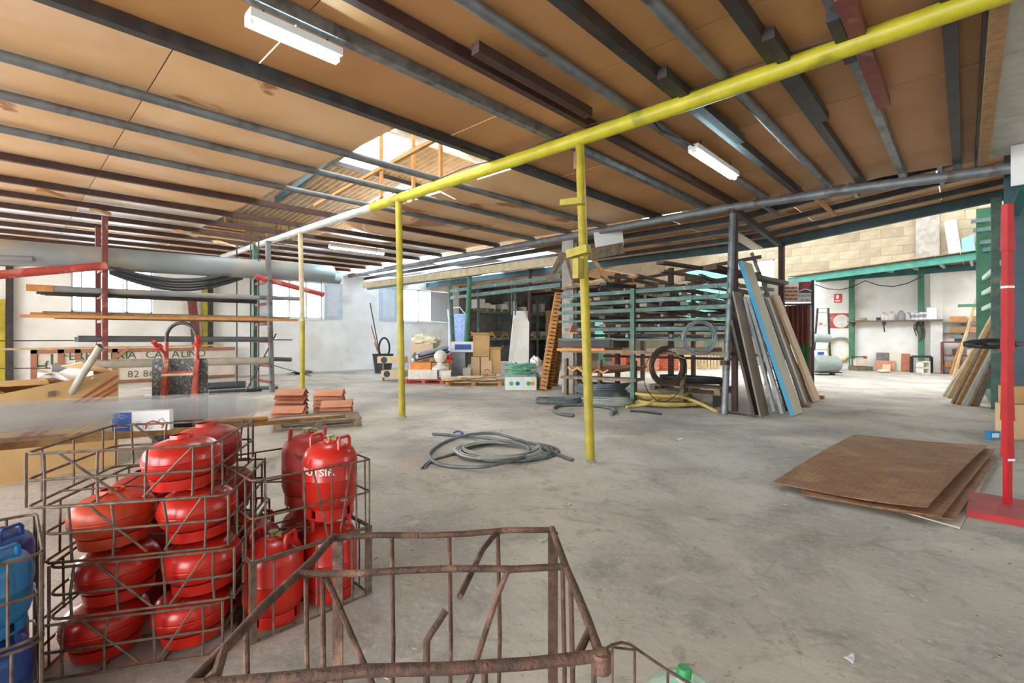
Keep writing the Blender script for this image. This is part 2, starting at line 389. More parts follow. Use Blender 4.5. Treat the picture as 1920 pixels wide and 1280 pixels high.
# ================================================================== STRUCTURE
XL, YF = -20.5, 27.5
def wallgrid(name, material, us, z0, z1, holes, pt, thick, label):
    """wall as rectangles round its openings; pt(u,z,w) -> world"""
    ue = sorted(set([us[0], us[1]]+[h[i] for h in holes for i in (0, 1)])); ze = sorted(set([z0, z1]+[h[i] for h in holes for i in (2, 3)]))
    m = MB()
    for a, b in zip(ue, ue[1:]):
        for c, d in zip(ze, ze[1:]):
            if any(h[0] <= (a+b)/2 <= h[1] and h[2] <= (c+d)/2 <= h[3] for h in holes): continue
            q = [pt(u, z, w) for w in (0, thick) for u, z in ((a, c), (b, c), (b, d), (a, d))]
            m.add(q, [(3, 2, 1, 0), (4, 5, 6, 7), (0, 1, 5, 4), (1, 2, 6, 5), (2, 3, 7, 6), (3, 0, 4, 7)])
    me = m.mesh(name, False); me.materials.append(MATS[material]); o = bpy.data.objects.new(name, me); COL.objects.link(o); MW[o.name] = Matrix()
    return tag(o, label, None, None, 'structure')
fl = MB().span(-21, 11, -11, 28, -.3, 0); o = one('floor', fl, 'floor_concrete', 'worn grey concrete floor with stains and flaked patches', None, kind='structure', sm=False, base=(0, 0, 0))
def wy(px): return PX(px, 600, XL).y
W1 = (wy(133), wy(287), 2.3, 3.86); W2 = (wy(511), wy(606), 2.3, 3.9); W3 = (wy(756), wy(842), 2.3, 3.95)
wl = wallgrid('wall_left', 'plaster', (-1.2, 17.4), 0, 4.9, [W1, W2, W3], lambda u, z, w: V((XL-w, u, z)), .25, 'white plastered side wall with three windows')
wl2 = wallgrid('wall_left_rear', 'mortar_grey', (17.4, YF), 0, 4.9, [], lambda u, z, w: V((XL-w, u, z)), .25, 'raw grey block wall behind the pallet shelves')
blk = shared('block', 'block_grey', MB().span(0, .022, .006, .794, .006, .394))
for r in range(11):
    y = 17.41 - (.4 if r % 2 else 0)
    while y < YF-.1:
        a = max(y, 17.41); b = min(y+.8, YF)
        if b-a > .1: child(wl2, 'block', blk, (XL, a, r*.4), scale=(1, (b-a)/.8, 1))
        y += .8
wx = PY(1417, 520, YF).x, PY(1452, 520, YF).x
WF = (wx[0], wx[1], PY(1435, 541, YF).z, PY(1435, 487, YF).z)
wf = wallgrid('wall_far', 'mortar', (XL, 6), 0, 8.2, [WF], lambda u, z, w: V((u, YF+w, z)), .3, 'tall far wall of tan stone blocks, whitewashed below')
blf = shared('block', 'block_tan', MB().span(.008, .792, -.025, 0, .008, .392))
random.seed(3)
for r in range(11, 18):
    x = -7.2 - (.4 if r % 2 else 0)
    while x < 5.2:
        if not (x+.8 > WF[0] and x < WF[1] and r*.4+.4 > WF[2] and r*.4 < WF[3]): child(wf, 'block', blf, (x, YF+random.uniform(0, .01), r*.4))
        x += .8
for r in range(2, 15):
    x = -20.4 - (.4 if r % 2 else 0)
    while x < -7.7:
        if not (x+.8 > WF[0] and x < WF[1] and r*.4+.4 > WF[2] and r*.4 < WF[3]): child(wf, 'block', blf, (x, YF+random.uniform(0, .01), r*.4))
        x += .8
pl = part(wf, 'plaster_coat', MB().span(-7.0, 6, YF-.05, YF, 0, 4.39), 'plaster', True, False, label='whitewashed lower wall')
part(wf, 'pilaster', MB().span(PY(1717, 450, YF).x, PY(1762, 450, YF).x, YF-.16, YF-.02, 4.4, 7.6), 'concrete', True, False)
part(wf, 'pilaster', MB().span(PY(1745, 450, YF).x, PY(1768, 450, YF).x, YF-.22, YF-.05, 0, 4.38), 'plaster', True, False)
wr = wallgrid('wall_right', 'plaster', (9.5, YF), 0, 8.2, [], lambda u, z, w: V((4.6+w, u, z)), .25, 'white plastered wall behind the green storage rack')
wallgrid('wall_front_added', 'plaster', (XL, 6.2), 0, 7.4, [(-15, -9, 0, 3.9), (-7, 2.5, 0, 3.9)], lambda u, z, w: V((u, -7-w, z)), .25, 'unseen front wall added behind the camera, with two wide doorways shaped for daylight')  # unseen wall and doorways added to shape the daylight from behind
wallgrid('wall_side_added', 'plaster', (-7, 9.5), 0, 7.4, [], lambda u, z, w: V((6+w, u, z)), .25, 'unseen side wall added right of the camera to cut daylight')  # unseen wall added to keep daylight off the foreground
# windows of the left wall
def window(n, w, bars, label):
    t = thing('window_%d' % n, label, None, (XL-.1, (w[0]+w[1])/2, w[2]), kind='structure')
    x = XL-.12
    fr = MB()
    for a, b, c, d in ((w[0], w[1], w[2], w[2]+.06), (w[0], w[1], w[3]-.06, w[3]), (w[0], w[0]+.06, w[2], w[3]), (w[1]-.06, w[1], w[2], w[3])): fr.span(x-.03, x+.03, a, b, c, d)
    part(t, 'window_frame', fr, 'shutter', True, False)
    k = 3; dy = (w[1]-w[0])/k
    for i in range(k):
        part(t, 'pane', MB().span(x-.004, x+.004, w[0]+dy*i+.02, w[0]+dy*(i+1)-.02, w[2]+.05, w[3]-.05), 'glass', True, False)
    for i in range(1, k): part(t, 'mullion', MB().span(x-.03, x+.03, w[0]+dy*i-.03, w[0]+dy*i+.03, w[2], w[3]), 'shutter', True, False)
    for i in range(bars):
        y = w[0]+(i+.5)*(w[1]-w[0])/bars; b = part(t, 'window_bar', MB().cyl((x-.1, y, w[2]), (x-.1, y, w[3]), .014, n=6), 'steel_dark', True)
    part(t, 'window_sill', MB().span(XL-.02, XL+.05, w[0]-.05, w[1]+.05, w[2]-.05, w[2]), 'plaster', True, False)
    return t
t1 = window(1, W1, 4, 'bright barred window nearest the left edge behind the pipe rack')
t2 = window(2, W2, 6, 'bright barred window with grey shutters beside the yellow-footed post')
t3 = window(3, W3, 0, 'bright window behind the heap of goods')
def shutter(par, px0, px1, z0, z1, label):
    a, b = wy(px0), wy(px1)
    s = part(par, 'shutter', MB().span(XL+.01, XL+.05, a, b, z0, z1), 'shutter', True, False, label=label)
    part(s, 'shutter_panel', MB().span(XL+.045, XL+.06, a+.14, b-.14, z0+.14, z1-.14), 'shutter_panel', True, False)
shutter(t2, 607, 641, 2.3, 3.9, 'grey-blue shutter'); shutter(t2, 468, 508, 2.3, 3.9, 'grey-blue shutter')
shutter(t3, 711, 743, 2.3, 3.95, 'grey-blue shutter')
part(t3, 'shutter', MB().span(XL-.05, XL-.02, wy(808), wy(842), 2.33, 3.9), 'shutter_panel', True, False)
t4 = thing('window_4', 'small bright window high in the far block wall', None, (WF[0], YF, WF[2]), kind='structure')
m = MB()
for a, b, c, d in ((WF[0], WF[1], WF[2], WF[2]+.07), (WF[0], WF[1], WF[3]-.07, WF[3]), (WF[0], WF[0]+.07, WF[2], WF[3]), (WF[1]-.07, WF[1], WF[2], WF[3])): m.span(a, b, YF+.05, YF+.12, c, d)
part(t4, 'window_frame', m, 'shutter', True, False)
part(t4, 'pane', MB().span(WF[0]+.05, WF[1]-.05, YF+.08, YF+.09, WF[2]+.05, WF[3]-.05), 'glass', True, False)

# ------------------------------------------------------------------ purlins of the front roof (run along Y)
PUR = [((1845, 200), 'dark'), ((1780, 30), 'dark'), ((1590, 85), 'galvbox'), ((1430, 90), 'dark'), ((1300, 95), 'pipe'), ((1180, 110), 'dark'), ((1000, 95), 'pipe'), ((800, 78), 'brown'), ((700, 107), 'galv'),
       ((500, 150), 'dark'), ((300, 198), 'pipe'), ((300, 258), 'pipe'), ((300, 310), 'pipe'), ((300, 352), 'brown'), ((220, 374), 'brown')]
px_ = [R(*p).x for p, k in PUR]
while px_[-1] > -19.2: px_.append(px_[-1]-1.28); PUR.append(((0, 0), 'brown'))
YE = 10.5
for i, x in enumerate(px_):
    k = PUR[i][1]; y0, y1 = -7, YE
    a = V((x, y0, zr(x, y0)+.055)); b = V((x, y1, zr(x, y1)+.055)); m = MB()
    if k == 'pipe':
        m.cyl(a, b, .055, n=12); mt = 'pipe_grey'
        jj = random.uniform(5.6, 7.8); m.cyl((x, jj, zr(x, jj)+.055), (x, jj+.1, zr(x, jj)+.056), .063, n=12)
    elif k == 'galvbox' or k == 'galv': m.bar(a, b, .09, .11); mt = 'steel_galv'
    elif k == 'brown': m.bar(a, b, .08, .11); mt = 'steel_brown'
    else: m.bar(a, b, .1, .12); mt = 'steel_dark'
    nm = {'pipe': 'round grey pipe purlin', 'galv': 'galvanised steel purlin', 'galvbox': 'galvanised square purlin', 'brown': 'brown steel purlin', 'dark': 'dark steel box purlin'}[k]
    one('purlin', m, mt, '%s under the ceiling, %s counted from the right' % (nm, ORD[i]), 'purlin', 'front roof purlins')
# short doubled stubs clamped beside purlins where they cross the yellow beam
for (a, b, wd, mt, lb) in (((1222, 150), (1405, 262), .1, 'steel_dark', 'dark doubled box stub over the yellow beam near its middle'),
                        ((1440, 70), (1545, 225), .1, 'steel_dark', 'dark box stub with open end over the yellow beam'),
                        ((1545, 40), (1610, 110), .09, 'steel_dark', 'short dark box stub beside the maroon stub'),
                        ((1560, 0), (1672, 195), .12, 'maroon', 'maroon box stub laid over the yellow beam'),
                        ((885, 100), (1110, 215), .1, 'steel_brown', 'brown box stub doubled under the purlin left of the yellow post')):
    p, q = R(*a, -.03), R(*b, -.03); q.x = p.x = (p.x+q.x)/2; p.z += .03; q.z += .03
    m = MB().bar(p, q, wd, .1); one('purlin_stub', m, mt, lb, 'purlin', 'doubled stubs over the yellow beam')
tp = R(1865, 100, -.06); one('timber_joist', MB().bar((tp.x, 3.2, zr(tp.x, 3)-.02), (tp.x, YE-.5, zr(tp.x, 9)-.02), .11, .14), 'wood', 'thick round-edged timber joist near the top right corner', 'joist')

# ------------------------------------------------------------------ ceiling boards of the front roof
ce = thing('ceiling', 'low ceiling of tan hardboard sheets resting on purlins', None, (0, 0, 4.2), kind='structure')
rowsL = [-7, -3.6, -1.35, 1.1, 3.55, 6.05, 8.5, YE]; rowsR = [-7, -3.6, -.75, 1.75, 4.2, 6.65, 8.6, YE]  # hindmost row runs unseen behind the camera, added to shut out daylight
bx = [5.9, 3.6, 2.2, 1.0] + px_ + [XL+.02]
random.seed(11)
for i, (xa, xb) in enumerate(zip(bx, bx[1:])):
    rows = rowsL if xa < -4.2 else rowsR
    for j, (ya, yb) in enumerate(zip(rows, rows[1:])):
        if rows is rowsL and j == 4 and xb > -16.9: continue
        sag = random.uniform(.0, .02) + (random.uniform(0, .03) if xa < -5 else 0)
        xm = (xa+xb)/2
        if xa > .3: mt = 'sheet_white'
        elif xa > -4.2: mt = 'board_right'
        elif xm < -11.5: mt = random.choice(['board_pale', 'board_pale', 'board'])
        else: mt = random.choice(['board', 'board', 'board_stain'])
        if rows is rowsL and xm < -5 and (j in (5,)) and random.random() < .5: mt = 'board_stain'
        lift = random.uniform(.1, .3) if (rows is rowsL and j == 5 and -12 < xm < -4.6) else 0
        cur = 0
        def fn(u, v, xa=xa, xb=xb, ya=ya, yb=yb, sag=sag, lift=lift):
            x = xa+.006+(xb-xa-.012)*u; y = ya+.006+(yb-ya-.012)*v
            return (x, y, zr(x, y)+.125 - sag*4*v*(1-v)*(4*u*(1-u)) + lift*max(0, 1-v*2.2)**2)
        iv = (4, 8)
        part(ce, 'ceiling_board', MB().grid(fn, iv[0], iv[1], (0, 0, .008)), mt, True)
for rows, xs in ((rowsL, [x for x in px_ if x < -4.2]+[XL+.1]), (rowsR, [5.9]+[x for x in px_ if x > -4.9])):
    for y in rows[1:-1]:
        if rows is rowsL and y in (3.55, 6.05): continue
        part(ce, 'joint_blackout', MB().slab([(xs[0], y-.05, zr(xs[0], y)+.142), (xs[-1], y-.05, zr(xs[-1], y)+.142), (xs[-1], y+.05, zr(xs[-1], y)+.142), (xs[0], y+.05, zr(xs[0], y)+.142)], .006), 'black', True, False)  # black strips added above the gaps to block daylight and darken them
# torn flaps hanging by the left rack
for k, (x, y, z, s) in enumerate(((-13.3, 1.4, 4.16, .22), (-14.2, 3.1, 4.1, .3), (-15.0, 4.2, 4.1, .35), (-12.4, .6, 4.18, .25))):
    m = MB().grid(lambda u, v: (x+s*(u-.5), y+s*1.6*(v-.5), z+.06-.12*u*u+.03*math.sin(5*v)), 4, 5, (0, 0, .006))
    part(ce, 'torn_flap', m, 'board_stain', True)

# ------------------------------------------------------------------ beams and posts
def tubebeam(name, pts, r, mt, label, cat='beam'): return one(name, MB().tube(pts, r, 16), mt, label, cat, base=pts[0])
YB = 5.05
yb_ = thing('roof_beam', 'long yellow pipe beam crossing the ceiling, whitish towards its far end', 'beam', (-3.4, YB, 4.0))
def ybz(x): return zr(x, YB)-.092 + .05*max(0, (x+2.5)/2.5)
pts = [V((x, YB, ybz(x))) for x in (1.2, -.5, -2, -3.4, -5, -6.5, -8, -8.6)]
part(yb_, 'pipe', MB().tube(pts, .088, 18), 'yellow', True)
part(yb_, 'pipe', MB().tube([V((x, YB, ybz(x))) for x in (-8.6, -10, -12, -14, -16, -18.2)], .08, 18), 'yellow_white', True, label='unpainted grey-white stretch of pipe')
part(yb_, 'cable', MB().tube([V((x, YB-.05, ybz(x)+.085+.03*math.sin(3*x))) for x in [1.2-.35*i for i in range(44)]], .009, 6), 'cable', True)
part(yb_, 'cable', MB().tube([V((x, YB+.03, ybz(x)+.09+.025*math.sin(2.1*x+1))) for x in [1.2-.4*i for i in range(20)]], .008, 6), 'cable', True)
def post(base, top, r, mt, label, ring=True):
    t = thing('support_post', label, 'post', base)
    part(t, 'shaft', MB().tube([base, V(base).lerp(V(top), .5), top], r, 16), mt, True)
    part(t, 'concrete_foot', MB().lathe([(r*1.25, 0), (r*1.15, .025), (r*.9, .03)], base, 14), 'concrete', True)
    return t
b1 = F(1107, 866); p1 = post(b1, V((PY(1087, 268, YB).x, YB, ybz(-3.4)-.06)), .056, 'yellow_dirty', 'yellow steel post nearest the camera, under the yellow beam')
wrp = PY(1085, 300, YB)
part(p1, 'cable_wrap', MB().lathe([(.066, -.22), (.068, -.1), (.064, 0)], (wrp.x, YB, 3.86), 12), 'wood_old', True)
b1x = lambda y: PY(1096, y, b1.y+ .1)
for (pa, pb, wd, lb) in ((PY(1054, 381, 4.88), PY(1096, 376, 4.88), .075, 'block'), (PY(1066, 477, 4.86), PY(1104, 466, 4.86), .1, 'block'), (PY(1083, 485, 4.84), PY(1083, 522, 4.84), .085, 'block')):
    part(p1, 'wooden_cleat', MB().bar(pa, pb, .1, wd, up=(0, 0, 1)), 'yellow_dirty', True, False)
b2 = F(754, 782); p2 = post(b2, V((b2.x, YB, ybz(b2.x)-.06)), .062, 'yellow_dirty', 'yellow steel post in the middle, next to the grey hose coil')
b3 = F(567, 745); zc = 1.9
p3 = thing('support_post', 'post painted yellow below and whitish above, left of the middle one', 'post', b3)
part(p3, 'shaft', MB().cyl(b3, b3+V((0, 0, zc)), .058), 'yellow_dirty', True, label='yellow lower half')
part(p3, 'shaft', MB().cyl(b3+V((0, 0, zc)), V((b3.x, YB, ybz(b3.x)-.05)), .058), 'pale_timber', True, label='whitish upper half')
# second beam line
e0 = D(655, 517, 21.9); e1 = PY(1892, 316, 10.1)
bm2 = [e1+(e1-e0)*.12, e1, PY(1625, 351, 10.1), PY(1373, 388, 10.1)]
g = thing('roof_beam', 'long grey pipe beam parallel to the yellow one, further back', 'beam', bm2[3])
mid = bm2[3]; n_ = 6
path = bm2 + [mid.lerp(e0, i/n_) for i in range(1, n_+1)]
part(g, 'pipe', MB().tube(path, .085, 16), 'pipe_grey', True)
for tt in (.3, .62): q = mid.lerp(e0, tt); part(g, 'joint_collar', MB().cyl(q, q+(e0-mid).normalized()*.12, .095, n=16), 'pipe_grey', True)
bc = F(1358, 777); tcx = PY(1374, 398, 10.1)
c2 = thing('support_post', 'rough grey pipe column at the right end of the bar rack', 'post', bc)
part(c2, 'shaft', MB().tube([bc, bc.lerp(tcx, .5)+V((.01, 0, 0)), tcx], .062, 14), 'steel_galv', True)
part(c2, 'clamp', MB().cyl(D(1359, 676, dep(bc)), D(1359, 684, dep(bc)), .075), 'steel_brown', True)
part(c2, 'wire_tie', MB().cyl(tcx-V((0, 0, .02)), tcx+V((0, 0, .12)), .075), 'wire_dark', True)
cc = F(1068, 737)
c3 = thing('concrete_column', 'square rough concrete column at the left end of the bar rack', 'column', cc, A*.0)
part(c3, 'column_shaft', MB().span(cc.x-.26, cc.x+.12, cc.y, cc.y+.3, 0, 4.1), 'concrete', True, False)
part(c3, 'column_rib', MB().span(cc.x+.12, cc.x+.2, cc.y+.05, cc.y+.28, 0, 4.0), 'concrete_dark', True, False)
pw = F(656, 692); one('wall_post', MB().bar(pw, V((pw.x, pw.y, e0.z)), .16, .16, up=(1, 0, 0)), 'green_steel', 'dark green post against the white wall at the end of the grey beam', 'post')
for px, lb, d0 in ((384, 'yellow and black wall post behind the hand truck', 0), (2, 'yellow wall post at the left edge of the photo', 0)):
    q = PX(px, 700, XL+.14); q.z = 0
    t = thing('wall_post', lb, 'post', q)
    part(t, 'shaft', MB().bar(q, q+V((0, 0, 3.3 if px > 100 else 2.6)), .16, .14, up=(1, 0, 0)), 'yellow_dirty', True, False)
    part(t, 'shaft', MB().bar(q+V((0, .17, 0)), q+V((0, .17, 4.4)), .16, .16, up=(1, 0, 0)), 'steel_dark', True, False, label='black steel stanchion')
# ------------------------------------------------------------------ rear roof (purlins along X)
def z2(x): return 4.2 + max(0, x+3.8)*.1
rc = thing('ceiling_rear', 'rear ceiling of tan boards beyond the grey beam', None, (0, 13, 4.3), kind='structure')
ys2 = [YE+.05, 11.6, 12.8, 14.0, 15.2]
random.seed(5)
for j, (ya, yb) in enumerate(zip(ys2, ys2[1:])):
    x = 4.4
    while x > XL+.3:
        xa = max(x-2.4, XL)
        def fn(u, v): xx = xa+.008+(x-xa-.016)*u; return (xx, ya+.008+(yb-ya-.016)*v, z2(xx)+.13)
        part(rc, 'ceiling_board', MB().grid(fn, 3, 1, (0, 0, .008)), random.choice(['board', 'board_stain', 'board_right']) if x > -10 else ('skylight_dull' if (int(-x/2.4)+j) % 2 else 'board_pale'), True); x -= 2.4
for ya, yb in ((15.2, 19.2), (19.2, 23.3), (23.3, YF)):
    x = -11.0
    while x > XL+.3:
        xa = max(x-2.4, XL); part(rc, 'ceiling_board', MB().span(xa+.01, x-.01, ya+.01, yb-.01, 4.33, 4.34), 'board_stain', True, False); x -= 2.4
for j, y in enumerate(ys2[1:]):
    last = j == 3
    m = MB(); pp = [V((xx, y, z2(xx)+.04)) for xx in (XL+.05, -12, -3.8, 4.4)]
    for a, b in zip(pp, pp[1:]): m.bar(a, b, .1 if not last else .14, .12 if not last else .3)
    one('rear_purlin', m, 'steel_dark' if not last else 'teal_dark', ['dark rear purlin nearest behind the grey beam', 'second dark rear purlin behind the grey beam', 'third dark rear purlin behind the grey beam', 'deep teal steel girder at the rear edge of the ceiling'][j], 'purlin' if not last else 'beam')
for y in (19.2, 23.3): one('rear_purlin', MB().bar((XL+.05, y, 4.24), (-11, y, 4.24), .12, .16), 'steel_dark', 'dark cross purlin over the pallet shelves, ' + ('nearer one' if y < 20 else 'farther one'), 'purlin')
pb = V((-3.8, 15.2, 0)); one('support_post', MB().bar(pb, V((pb.x, pb.y, z2(pb.x))), .14, .14, up=(0, 1, 0)), 'steel_brown', 'dark brown column standing behind the leaning boards', 'post')
one('tie_beam', MB().bar(V((tcx.x, 10.15, 4.1)), V((-3.8, 15.2, 4.1)), .1, .14), 'steel_dark', 'dark tie beam from the pipe column back to the brown column', 'beam')
one('timber_brace', MB().bar(PY(1345, 420, 12.5), PY(1420, 466, 14.5), .3, .03), 'board_pale', 'pale board lying slanted under the rear ceiling', 'board')
for k, (a, b) in enumerate((((1440, 392), (1458, 408)), ((1530, 375), (1580, 432)), ((1585, 370), (1615, 385)), ((1742, 335), (1782, 378)))):
    p, q = R(*a, .0), R(*b, .0); q.x = p.x = (p.x+q.x)/2; q.y = min(q.y, 13.2); p.y = 10.25; q.z = z2(q.x)-.03; p.z = q.z-.02
    one('purlin_end', MB().bar(p, q, .07, .07), 'steel_galv' if k != 1 else 'wood_orange', ['galvanised purlin end', 'bright timber purlin end', 'short pipe purlin end', 'galvanised purlin end nearest the red stand'][k] + ' poking past the grey beam' + (' nearest the column' if k == 0 else ''), 'purlin')
one('hanging_panel', MB().span(PY(1895, 300, 9.9).x, PY(1895, 300, 9.9).x+.7, 9.86, 9.9, PY(1895, 350, 9.9).z, PY(1895, 275, 9.9).z), 'sign_white', 'plain white panel hung on the grey beam at the right edge', 'panel', sm=False)
# ------------------------------------------------------------------ upper roof seen through the hole
rf = thing('roof', 'corrugated fibre cement upper roof seen through the ceiling hole', None, (-10, 5, 6.5), kind='structure')
def corr(lx, ly, wave=.18, amp=.026, seg=6):
    n = int(ly/wave*seg); m = MB(); vs = []
    for i in range(n+1):
        y = ly*i/n; z = amp*math.cos(2*math.pi*y/wave); vs += [(0, y, z), (lx, y, z)]
    return m.add(vs, [(2*i, 2*i+1, 2*i+3, 2*i+2) for i in range(n)])
so = shared('roof_sheet', 'fibre_cement', corr(2.5, 1.12)); sk = shared('skylight_sheet', 'skylight', corr(2.5, 1.12))
for i in range(7):
    for j in range(9):
        x = -19.5+2.4*i; y = -.4+1.08*j
        lit = j in (0, 1) or (j, i) in ((3, 5), (3, 4), (4, 2), (5, 4), (5, 5), (6, 3), (7, 4), (8, 2))  # the full skylight rows are unseen, added to brighten the hall
        child(rf, 'skylight_sheet' if lit else 'roof_sheet', sk if lit else so, V((x, y, 5.5+.09*(x+19.5)))-V((-10, 5, 6.5)), rot=(0, -math.atan(.09), 0))
for k, x in enumerate((-7.2, -9.6, -12.0, -14.4)):
    one('roof_purlin', MB().bar((x, -.5, 5.38+.09*(x+19.5)), (x, 9.2, 5.38+.09*(x+19.5)), .1, .12), ['box_white', 'sheet_white', 'steel_dark', 'wood'][k], ['white', 'pale grey', 'dark', 'wooden'][k]+' purlin of the upper roof above the hole', 'purlin')
one('roof_rafter', MB().bar((-5, 5.6, 6.45), (-15, 5.6, 5.6), .1, .16), 'teal_dark', 'dark slanted rafter above the ceiling hole', 'beam')
for k, (a, b, yy) in enumerate((((826, 270), (826, 372), 5.6), ((715, 318), (715, 410), 5.6), ((775, 372), (775, 390), 5.8), ((700, 322), (745, 300), 5.3), ((590, 385), (716, 315), 5.0), ((735, 305), (815, 262), 4.8))):
    p, q = PY(*a, yy), PY(*b, yy)
    if k < 3: q.z = zr(q.x, yy)+.12; p.z = 5.38+.09*(p.x+19.5)
    one('roof_batten', MB().bar(p, q, .06, .06, up=(0, 1, 0)), 'wood_orange', ['upright batten between ceiling and upper roof, nearest the yellow beam', 'upright batten rising from the hole, left of the middle', 'short upright batten at the hole edge', 'upper slanted batten in the hole', 'long slanted batten at the far side of the hole', 'slanted batten near the bright skylight'][k], 'batten')
for (xa, xb, ya, yb) in ((-2.75, 6.2, -7.2, 15.4), (-20.8, -2.75, -7.2, -.45), (-10, -2.75, 9.25, 15.4), (-20.8, -11, 15.4, 28)):  # unseen flat slabs added to keep the sky out of the ceiling seams
    part(rf, 'roof_sheet', MB().span(xa, xb, ya, yb, 7.0, 7.06) if xa > -5 else MB().slab([(xa, ya, 5.5), (xb, ya, 7.0), (xb, yb, 7.0), (xa, yb, 5.5)], .06), 'fibre_cement', True, False)
ry = thing('roof_yard_added', 'unseen corrugated roof with skylights, added to dim the rear yard', None, (-3, 21, 8.2), kind='structure')  # unseen roof added to cut down the light in the yard
so2 = shared('roof_sheet', 'fibre_cement', corr(2.5, 2.1, .18, .026, 4)); sk2 = shared('skylight_sheet', 'skylight', corr(2.5, 2.1, .18, .026, 4))
for i in range(7):
    for j in range(6): child(ry, *( ('skylight_sheet', sk2) if (i+j) % 3 == 0 else ('roof_sheet', so2)), V((-11+2.4*i, 15.3+2.05*j, 8.2))-V((-3, 21, 8.2)))
mzw = thing('wall_loft', 'grey block loft wall at the end of the ceiling hole', None, (-18, 6, 4.6), kind='structure')
part(mzw, 'mortar_bed', MB().span(-18.3, -18.05, 2.8, 9, 4.6, 6.2), 'mortar', True, False)
bl3 = shared('block', 'block_tan', MB().span(0, .03, .008, .792, .008, .392))
for r in range(4):
    for c in range(7): child(mzw, 'block', bl3, V((-18.05, 2.9+c*.8+(.4 if r % 2 else 0), 4.6+.4*r))-V((-18, 6, 4.6)))
for k in range(9):
    y = 4.1+k*.42; one('loft_timber', MB().bar((-17.6+.1*(k % 3), y, zr(-17, y)+.15), (-17.9, y+.1, 5.2+.15*(k % 4)), .08, .05, up=(0, 1, 0)), ['wood_orange', 'wood', 'wood_pale'][k % 3], 'timber offcut standing in the loft, %s from the left' % ORD[k], 'timber', 'loft timbers')
for k in range(4): one('loft_plank', MB().bar((-17.2, 3.0, zr(-17, 3)+.35+k*.11), (-17.2, 5.4, zr(-17, 5)+.35+k*.11), .2, .05), ['hose_yellow', 'wood_orange', 'wood_pale', 'wood'][k], '%s plank in the loft stack, %s from the bottom' % (['yellow', 'orange', 'pale', 'brown'][k], ORD[k]), 'plank', 'loft planks')
# ------------------------------------------------------------------ canopy on the far wall
cy0 = 24.0
ca = thing('canopy', 'teal-framed lean-to canopy along the far wall', 'canopy', (-2, 26, 0))
fa, fb = PY(1478, 527, cy0), PY(1852, 477, cy0)
part(ca, 'front_beam', MB().bar(fa, fb, .12, .26), 'teal_light', True, False)
ra, rb = PY(1530, 524, YF-.25), PY(1850, 499, YF-.25)
part(ca, 'rear_beam', MB().bar(ra, rb, .16, .24), 'teal', True, False)
for k in range(7):
    t_ = (k+.5)/7; part(ca, 'rafter', MB().bar(fa.lerp(fb, t_)+V((0, 0, .02)), ra.lerp(rb, t_)+V((0, 0, .1)), .08, .12), 'green_arm', True, False)
for k in range(9):
    q = [fa.lerp(fb, k/9), fa.lerp(fb, (k+.97)/9), ra.lerp(rb, (k+.97)/9), ra.lerp(rb, k/9)]
    part(ca, 'roof_board', MB().slab([p+V((0, -.25 if i < 2 else .2, .16)) for i, p in enumerate(q)], .03), 'wood_old', True, False)
for px in (1597, 1727):
    q = PY(px, 600, YF-.25); q.z = 0; part(ca, 'post', MB().bar(q, V((q.x, q.y, ra.lerp(rb, (q.x-ra.x)/(rb.x-ra.x)).z-.1)), .2, .2, up=(0, 1, 0)), 'green_post', True, False)
part(ca, 'cable', MB().tube([ra.lerp(rb, i/12)+V((0, -.2, -.25-.35*abs(math.sin(i*math.pi/4)))) for i in range(9)], .02, 6), 'cable', True)
one('drain_pipe', MB().cyl(PY(1781, 414, YF-.35), PY(1792, 482, YF-.35), .2, n=16), 'sheet_white', 'fat white plastic pipe leaning on the far wall above the canopy', 'pipe')
one('green_tarp', MB().slab([PY(1803, 475, YF-.3), PY(1828, 473, YF-.3), PY(1826, 440, YF-.25), PY(1803, 448, YF-.25)], .05), 'mint', 'small green panel above the canopy beside the white pipe', 'panel')
# ------------------------------------------------------------------ lamps
def lamp(p, q, label, drop):
    p, q = V(p), V(q); c = (p+q)/2; t = thing('fluorescent_lamp', label, 'lamp', c)
    part(t, 'housing', MB().bar(p+V((0, 0, .04)), q+V((0, 0, .04)), .13, .07), 'box_white', True, False)
    part(t, 'reflector', MB().bar(p+V((-.07, 0, .02)), q+V((-.07, 0, .02)), .012, .09), 'box_white', True, False)
    d = (q-p).normalized()
    for e, s in ((p, 1), (q, -1)): part(t, 'end_holder', MB().bar(e+d*.01*s, e+d*.035*s, .06, .07), 'box_white', True, False)
    for f_ in (.15, .85): part(t, 'hanger', MB().cyl(p.lerp(q, f_)+V((0, 0, .07)), p.lerp(q, f_)+V((0, 0, .23)), .008, n=6), 'steel_dark', True)
    part(t, 'tube', MB().cyl(p+d*.03-V((0, 0, .03)), q-d*.03-V((0, 0, .03)), .018, n=10), 'tube_light', True)
    return t
def lpos(a, o=-.08): return R(*a, o)
l1a, l1b = lpos((462, 40)), lpos((640, 108)); l1a.x = l1b.x = (l1a.x+l1b.x)/2
lamp(l1a, l1b, 'lit fluorescent batten at the top left, nearest the camera', .1)
l2a, l2b = lpos((1290, 283)), lpos((1388, 330)); l2a.x = l2b.x = (l2a.x+l2b.x)/2
L2 = lamp(l2a, l2b, 'lit fluorescent batten right of the yellow post', .1)
part(L2, 'cable', MB().tube([R(1222, 225, .03), R(1240, 245, -.15), R(1268, 258, -.12), R(1282, 262, -.05), l2a+V((0, 0, .05))], .012, 6), 'cable', True)
l3a, l3b = lpos((619, 462)), lpos((719, 476)); l3a.x = l3b.x = (l3a.x+l3b.x)/2
lamp(l3a, l3b, 'lit fluorescent batten far back behind the ceiling hole', .1)
